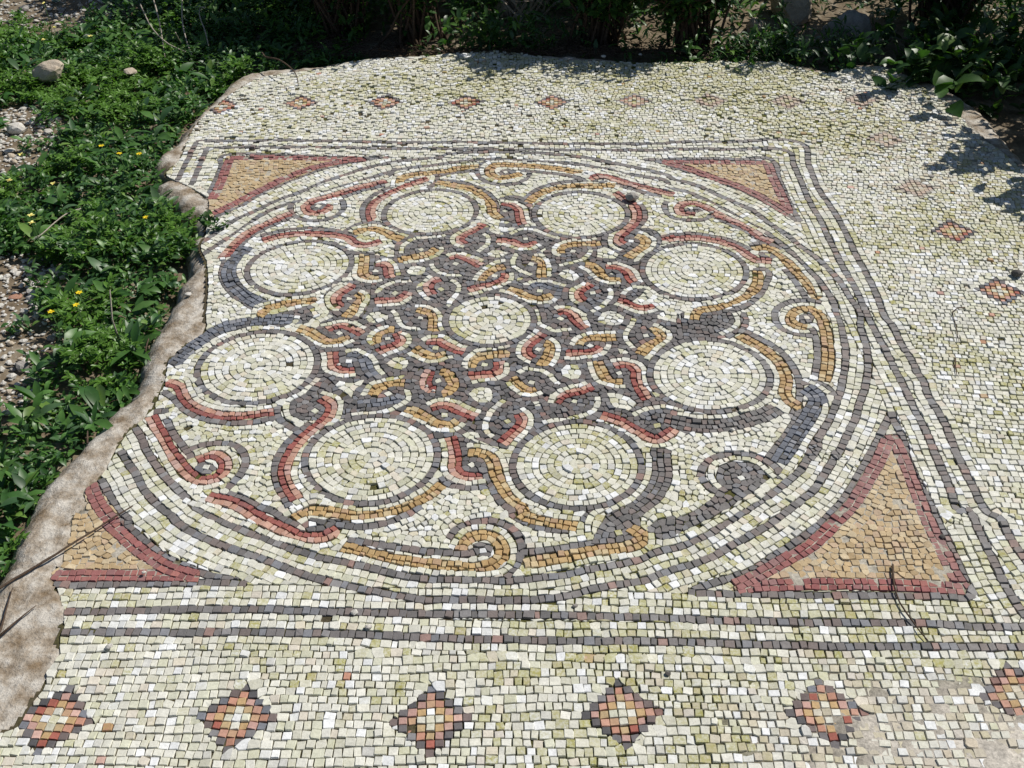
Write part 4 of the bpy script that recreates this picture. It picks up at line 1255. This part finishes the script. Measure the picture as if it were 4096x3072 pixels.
# ---- stones
def rock_mesh(name, seed, squash=.6, sub=2):
    bm = bmesh.new(); bmesh.ops.create_icosphere(bm, subdivisions=sub, radius=1)
    r3 = np.random.default_rng(seed); pl = [(Vector(r3.normal(0, 1, 3)).normalized(), r3.uniform(.62, .92)) for _ in range(9)]
    for v in bm.verts:
        for nrm, d in pl:
            e = v.co.dot(nrm)
            if e > d: v.co -= nrm*(e-d)*.9
        v.co *= 1+float(r3.normal(0, .035)); v.co.z *= squash
    me = bpy.data.meshes.new(name); bm.to_mesh(me); bm.free(); return me
ROCKS = []
for k in range(8):
    me = rock_mesh('stone', k, [.55, .7, .45, .6][k % 4]); me.materials.append(M_ROCKS[[0, 1, 0, 2, 0, 1, 0, 1][k]]); ROCKS.append(me)
def put_stone(name, ends, label, group=None, mesh=None, z=None, flat=1.0, mat=None, cat='stone'):
    a, b = np.asarray(ends); c = (a+b)/2; r_ = np.linalg.norm(b-a)/2
    me = mesh or ROCKS[rs.integers(8)]
    if mat: me = me.copy(); me.materials.clear(); me.materials.append(mat)
    o = bpy.data.objects.new(name, me); link(o)
    zz = (float(ground_z(c[0], c[1])) if z is None else z)
    o.location = (c[0], c[1], zz+r_*.42*flat); o.scale = (r_, r_*rs.uniform(.75, 1), r_*flat); o.rotation_euler = (rs.normal(0, .12), rs.normal(0, .12), rs.uniform(-.4, .4))
    return tag(o, label, cat, group)
for P in get('stone'): put_stone('stone', P, 'pale weathered stone lying loose on bare dirt left of the weeds', 'loose stones on the dirt')
put_stone('stone', get('egg')[0], 'smooth white egg-shaped stone at the edge of the left weeds', mat=M_ROCKS[0])
put_stone('stone', get('knobbly')[0], 'knobbly white stone touching the smooth egg-shaped one', mat=M_ROCKS[0])
put_stone('stone', get('flatwhite')[0], 'large flat white stone on dirt below the egg-shaped stone', mat=M_ROCKS[0], flat=.7)
put_stone('stone', get('whitestone')[0], 'clean white stone beside sparse weeds below the large flat stone', mat=M_ROCKS[0])
put_stone('stone', get('redstone')[0], 'flat reddish stone on the dirt at the left edge', mat=M_ROCKS[3], flat=.5)
put_stone('brick_fragment', get('brickbit')[0], 'small orange brick fragment at the left edge of the dirt', mat=M_ROCKS[3], cat='brick fragment')
put_stone('stone', get('greybrown')[0], 'big grey-brown stone on the dirt beside the narrowing weeds', mat=M_ROCKS[2])
put_stone('stone', get('reddish')[0], 'pinkish stone lowest along the left edge of the dirt', mat=M_ROCKS[3])
put_stone('stone_block', get('block')[0], 'rough pitted grey limestone block half sunk in the upper left weeds', mesh=rock_mesh('block', 44, .55, 3), mat=M_ROCKS[1], flat=1.1, cat='stone block', z=-.02)
put_stone('stone', get('halfburied')[0], 'small pinkish stone peeping out right of the pitted block', mat=M_ROCKS[1], z=-.01)
put_stone('stone', get('rimstone')[0], 'white pebble set on the bare rim beside the left medallions', mat=M_ROCKS[0], z=-.004)
PB = ['speckled white pebble on the white rows below the lower left frame lines', 'pinkish pebble on a dark frame row near the bottom middle', 'tall white pebble between the two dark frame rows, bottom middle', 'small grey pebble beside the bottom of the outer ring',
      'small dark pebble among mossy stones right of the bottom middle', 'round white pebble on a red band left of the centre medallion', 'smaller white pebble beside the round white one on a red band', 'tiny oblong white chip on a red band by the left medallions',
      'grey lump of stone on the red band beside the upper right medallion', 'grey-brown stone lying in the bush shadow on the right', 'dark oblong pebble on the white field at far right', 'tiny white pebble on the red row of the lower left triangle',
      'dark grey pebble on the right red edge of the lower right triangle', 'grey pebble by the upper right red scroll', 'whitish pebble beside the dark scroll at lower right', 'white pebble on the far rim under the shrubs', 'white pebble just right of the other far rim pebble']
for k, P in enumerate(get('pebble')):
    put_stone('pebble', P, PB[k], mat=M_DARKROCK if k in (4, 10, 12) else M_ROCKS[2] if k in (3, 8, 9, 13) else M_ROCKS[0], z=.001, cat='pebble')
BR = ['large rough grey boulder in half shade behind the far weeds', 'yellowish boulder between the reddish shrub and the far weeds', 'grey rock in deep shade behind the bare arching branches', 'long brown rock slab at the top behind the far weeds', 'shaded rock left of the grey rock behind arching branches']
for k, P in enumerate(get('bankrock')):
    o = put_stone('boulder', P, BR[k], mesh=rock_mesh('boulder', 60+k, .8, 3), mat=M_ROCKS[2 if k in (0, 2) else 1], flat=1.25, cat='boulder')
# gravel too small to count
V, F = [], []
ico = rock_mesh('bit', 5, .6, 1); iv = np.array([v.co[:] for v in ico.vertices]); if_ = [tuple(p.vertices) for p in ico.polygons]
for D_ in DIRT:
    lo, hi = D_.min(0).clip(-2.6, 3), D_.max(0).clip(-2.6, 3.2); g = rs.uniform(lo, hi, (4000, 2)); g = g[poly_inside(D_, g[:, 0], g[:, 1])]
    for x, y in g[:1500]:
        r_ = float(np.clip(rs.lognormal(-5.2, .5), .002, .016)); o = len(V); z = float(ground_z(x, y))
        V.extend((iv*r_*rs.uniform(.7, 1.2, 3)+[x, y, z+r_*.3]).tolist()); F.extend([tuple(i+o for i in q) for q in if_])
tag(mesh_obj('gravel', V, F, M_ROCKS[0]), kind='stuff')

# ---- flowers
def flower(name, x, y, label, group, mat, npet, r_):
    z = float(ground_z(x, y)); h = .13; t = empty(name, (x, y, z)); tag(t, label, 'flower', group)
    tubes('stem', [(np.array([[0, 0, 0], [.004, .003, h*.5], [.002, -.002, h]]), .0014, .001)], M_LEAFSTEM, t)
    for k in range(npet):
        a = k*6.283/npet+rs.uniform(-.1, .1)
        V = leaf_arrays(np.array([[.002, -.002, h]]), np.array([a]), np.array([.35]), np.array([r_]), np.array([r_*.62]), np.array([.5]), 'broad', .1)[0]
        mesh_obj('petal', V.tolist(), LF.tolist(), mat, t)
    o = bpy.data.objects.new('flower_heart', ico_small); link(o); o.parent = t; o.location = (.002, -.002, h+.001); o.scale = (.003, .003, .0025)
M_LEAFSTEM = plain('green stem', (.06, .12, .03)); ico_small = ico; ico.materials.append(M_EYE)
for P in get('flower'): flower('yellow_flower', P[0][0], P[0][1], 'small bright yellow flower standing above the left weeds', 'bright yellow flowers in the left weeds', M_PETAL, 6, .010)
for P in get('cluster'): flower('pale_flower', P[0][0], P[0][1], 'pale lemon four-petalled flower among the left weeds', 'pale lemon flowers in the left weeds', M_PALEPETAL, 4, .012)

# ---- the sprig on the rim, the weeds and the shrubs along the far edge
def leafy(name, x, y, label, cat, n, spread, size, prof, ratio, tall, bright=1.0, group=None):
    z = float(ground_z(x, y)); t = empty(name, (x, y, z)); tag(t, label, cat, group); L_ = Leaves()
    rosettes(L_, x+rs.normal(0, spread[0], n), y+rs.normal(0, spread[1], n), np.full(n, z), rs.uniform(size*.6, size*1.2, n), 6, prof, ratio, (.1, 1.3), bright, tall)
    L_.build('foliage', t, (x, y, z))
    tubes('stem', [(np.array([[0, 0, -.01], [.01, .01, tall*.6], [.02, 0, tall]]), .003, .002)], M_LEAFSTEM, t); return t
p = get('sprig')[0][0]; leafy('clover_sprig', p[0], p[1], 'little sprig of round dark leaves creeping over the upper left rim', 'plant', 9, (.035, .014), .022, 'broad', .8, .035)
for o in [c for c in bpy.data.objects if c.name.startswith('clover')]: o.location.z = -.002
g = lambda n: get(n)[0][0]
leafy('leafy_weed', *g('weed_a'), 'bright leafy weed clump under the bare arching branches, far edge', 'plant', 90, (.16, .05), .05, 'oval', .36, .14, 1.25)
leafy('leafy_weed', *g('weed_b'), 'wide patch of grassy weeds before the large grey boulder', 'plant', 230, (.22, .07), .055, 'lance', .26, .12, 1.2)
leafy('leafy_weed', g('weed_c')[0]+.08, g('weed_c')[1]+.02, 'big-leaved weeds along the far right curve of the rim', 'plant', 160, (.17, .16), .075, 'broad', .55, .16, 1.0)
def shrub(name, xy, label, nb, height, spread, nleaf, size, lean=(0, 0), bright=1.0, prof='oval', ratio=.42, mat=None):
    x, y = xy; z = float(ground_z(x, y)); t = empty(name, (x, y, z)); tag(t, label, 'shrub'); L_ = Leaves(); B_ = []
    for k in range(nb):
        a = rs.uniform(0, 6.283); l = rs.uniform(.5, 1); f = np.array([rs.normal(0, .05), rs.normal(0, .04), 0])
        e = np.array([np.cos(a)*spread[0]*l+lean[0], np.sin(a)*spread[1]*l+lean[1], height*rs.uniform(.45, 1)])
        m_ = f*.5+e*.45+[0, 0, height*.22]+rs.normal(0, .02, 3)
        u = np.linspace(0, 1, 9)[:, None]; P = (1-u)**2*f+2*u*(1-u)*m_+u*u*e+rs.normal(0, .005, (9, 3)); B_.append((P, .0065, .0016))
        for s in range(3):                                # side twigs
            i = rs.integers(3, 8); d = rs.normal(0, .07, 3)*[1, 1, .7]; B_.append((np.stack([P[i], P[i]+d*.5+rs.normal(0, .006, 3), P[i]+d]), .0024, .001))
        if nleaf:
            i = rs.integers(3, 9, nleaf); b = P[i]+rs.normal(0, .03, (nleaf, 3))+[x, y, z]
            b[:, 2] = np.maximum(b[:, 2], z+.03)
            l2 = rs.uniform(size*.6, size*1.2, nleaf)
            L_.add(b, rs.uniform(0, 6.283, nleaf), rs.uniform(-.5, 1.2, nleaf), l2, l2*ratio, rs.uniform(0, 1, nleaf), prof, greens(nleaf, bright))
    tubes('branches', B_, mat or M_TWIG, t)
    if nleaf: L_.build('foliage', t, (x, y, z))
    return t
shrub('shrub', g('shrub_a')+[0, .10], 'dark dense shrub with thin reddish twigs, leftmost along the far edge', 46, .62, (.40, .24), 130, .035, (0, .05))
shrub('shrub', g('shrub_b')+[0, .07], 'leafy shrub over a bare pale stem behind the litter, far edge', 40, .60, (.30, .20), 120, .045, (0, .06), 1.35)
shrub('shrub', g('shrub_c')+[0, -.02], 'bare shrub of long arching leafless branches, middle of far edge', 22, .36, (.45, .22), 0, .03, mat=M_PALE)
shrub('shrub', g('shrub_d')+[.02, .12], 'upright leafy shrub right of the bare arching branches', 38, .58, (.25, .18), 120, .05, (0, .03), 1.3)
shrub('shrub', g('shrub_e')+[.0, .14], 'twiggy reddish shrub with sparse leaves left of the far weeds', 46, .55, (.26, .19), 85, .04, (0, .02))
shrub('shrub', g('shrub_f')+[.10, .32], 'large dark leafy shrub right of the grey boulder', 70, .70, (.50, .34), 110, .055, (.05, .05), 1.15, 'lance', .30)
shrub('shrub', (2.02, 1.02), 'low shrub at the right edge casting shadow on white stones', 34, .54, (.30, .36), 40, .06, (-.06, 0), 1.1, 'broad', .5)
shrub('shrub', (2.15, 1.72), 'tall grassy shrub in the far right corner', 40, .60, (.34, .34), 60, .10, (0, 0), 1.3, 'blade', .10)
shrub('shrub', (-.2, 2.75), 'deep shaded shrub at the top behind the leafy shrub', 60, .95, (.75, .35), 110, .05)
shrub('shrub', (.75, 2.72), 'deep shaded shrub at the top behind the reddish shrub', 60, .90, (.6, .28), 110, .05)
shrub('shrub', (-1.15, 2.80), 'dark shrub at the top left corner of the shrub row', 50, .70, (.40, .3), 100, .05)
bank = Leaves(); bxx = rs.uniform(-1.3, 3.2, 2600); byy = rs.uniform(1.98, 3.6, 2600)
kb = ~((np.abs(bxx-1.3) < .17) & (byy < 2.2)) & (rs.random(2600) < np.where(byy < 2.15, .45, .95))
bxx, byy = bxx[kb], byy[kb]
rosettes(bank, bxx, byy, ground_z(bxx, byy), rs.uniform(.035, .07, len(bxx)), 8, 'lance', .30, (.2, 1.3), 1.35, .12)
tag(bank.build('bank_weeds'), kind='stuff')
# litter of broken twigs and dry leaves under the shrubs
lst = []
for k in range(2200):
    x = rs.uniform(-.85, 1.0); y = 1.765+.22*abs(rs.normal(0, .55))+(.10 if x < 0 else 0)*max(0, -x)
    a = rs.uniform(0, 6.283); l = rs.uniform(.012, .045); z = float(-.006 if y < 1.83 else -.03)+rs.uniform(0, .012)
    d = np.array([np.cos(a)*l, np.sin(a)*l, rs.normal(0, .006)]); P0 = np.array([x, y, z]); lst.append((np.stack([P0-d/2, P0+rs.normal(0, .002, 3), P0+d/2]), .0014, .0008))
tag(tubes('twig_litter', lst, M_TWIG), kind='stuff')
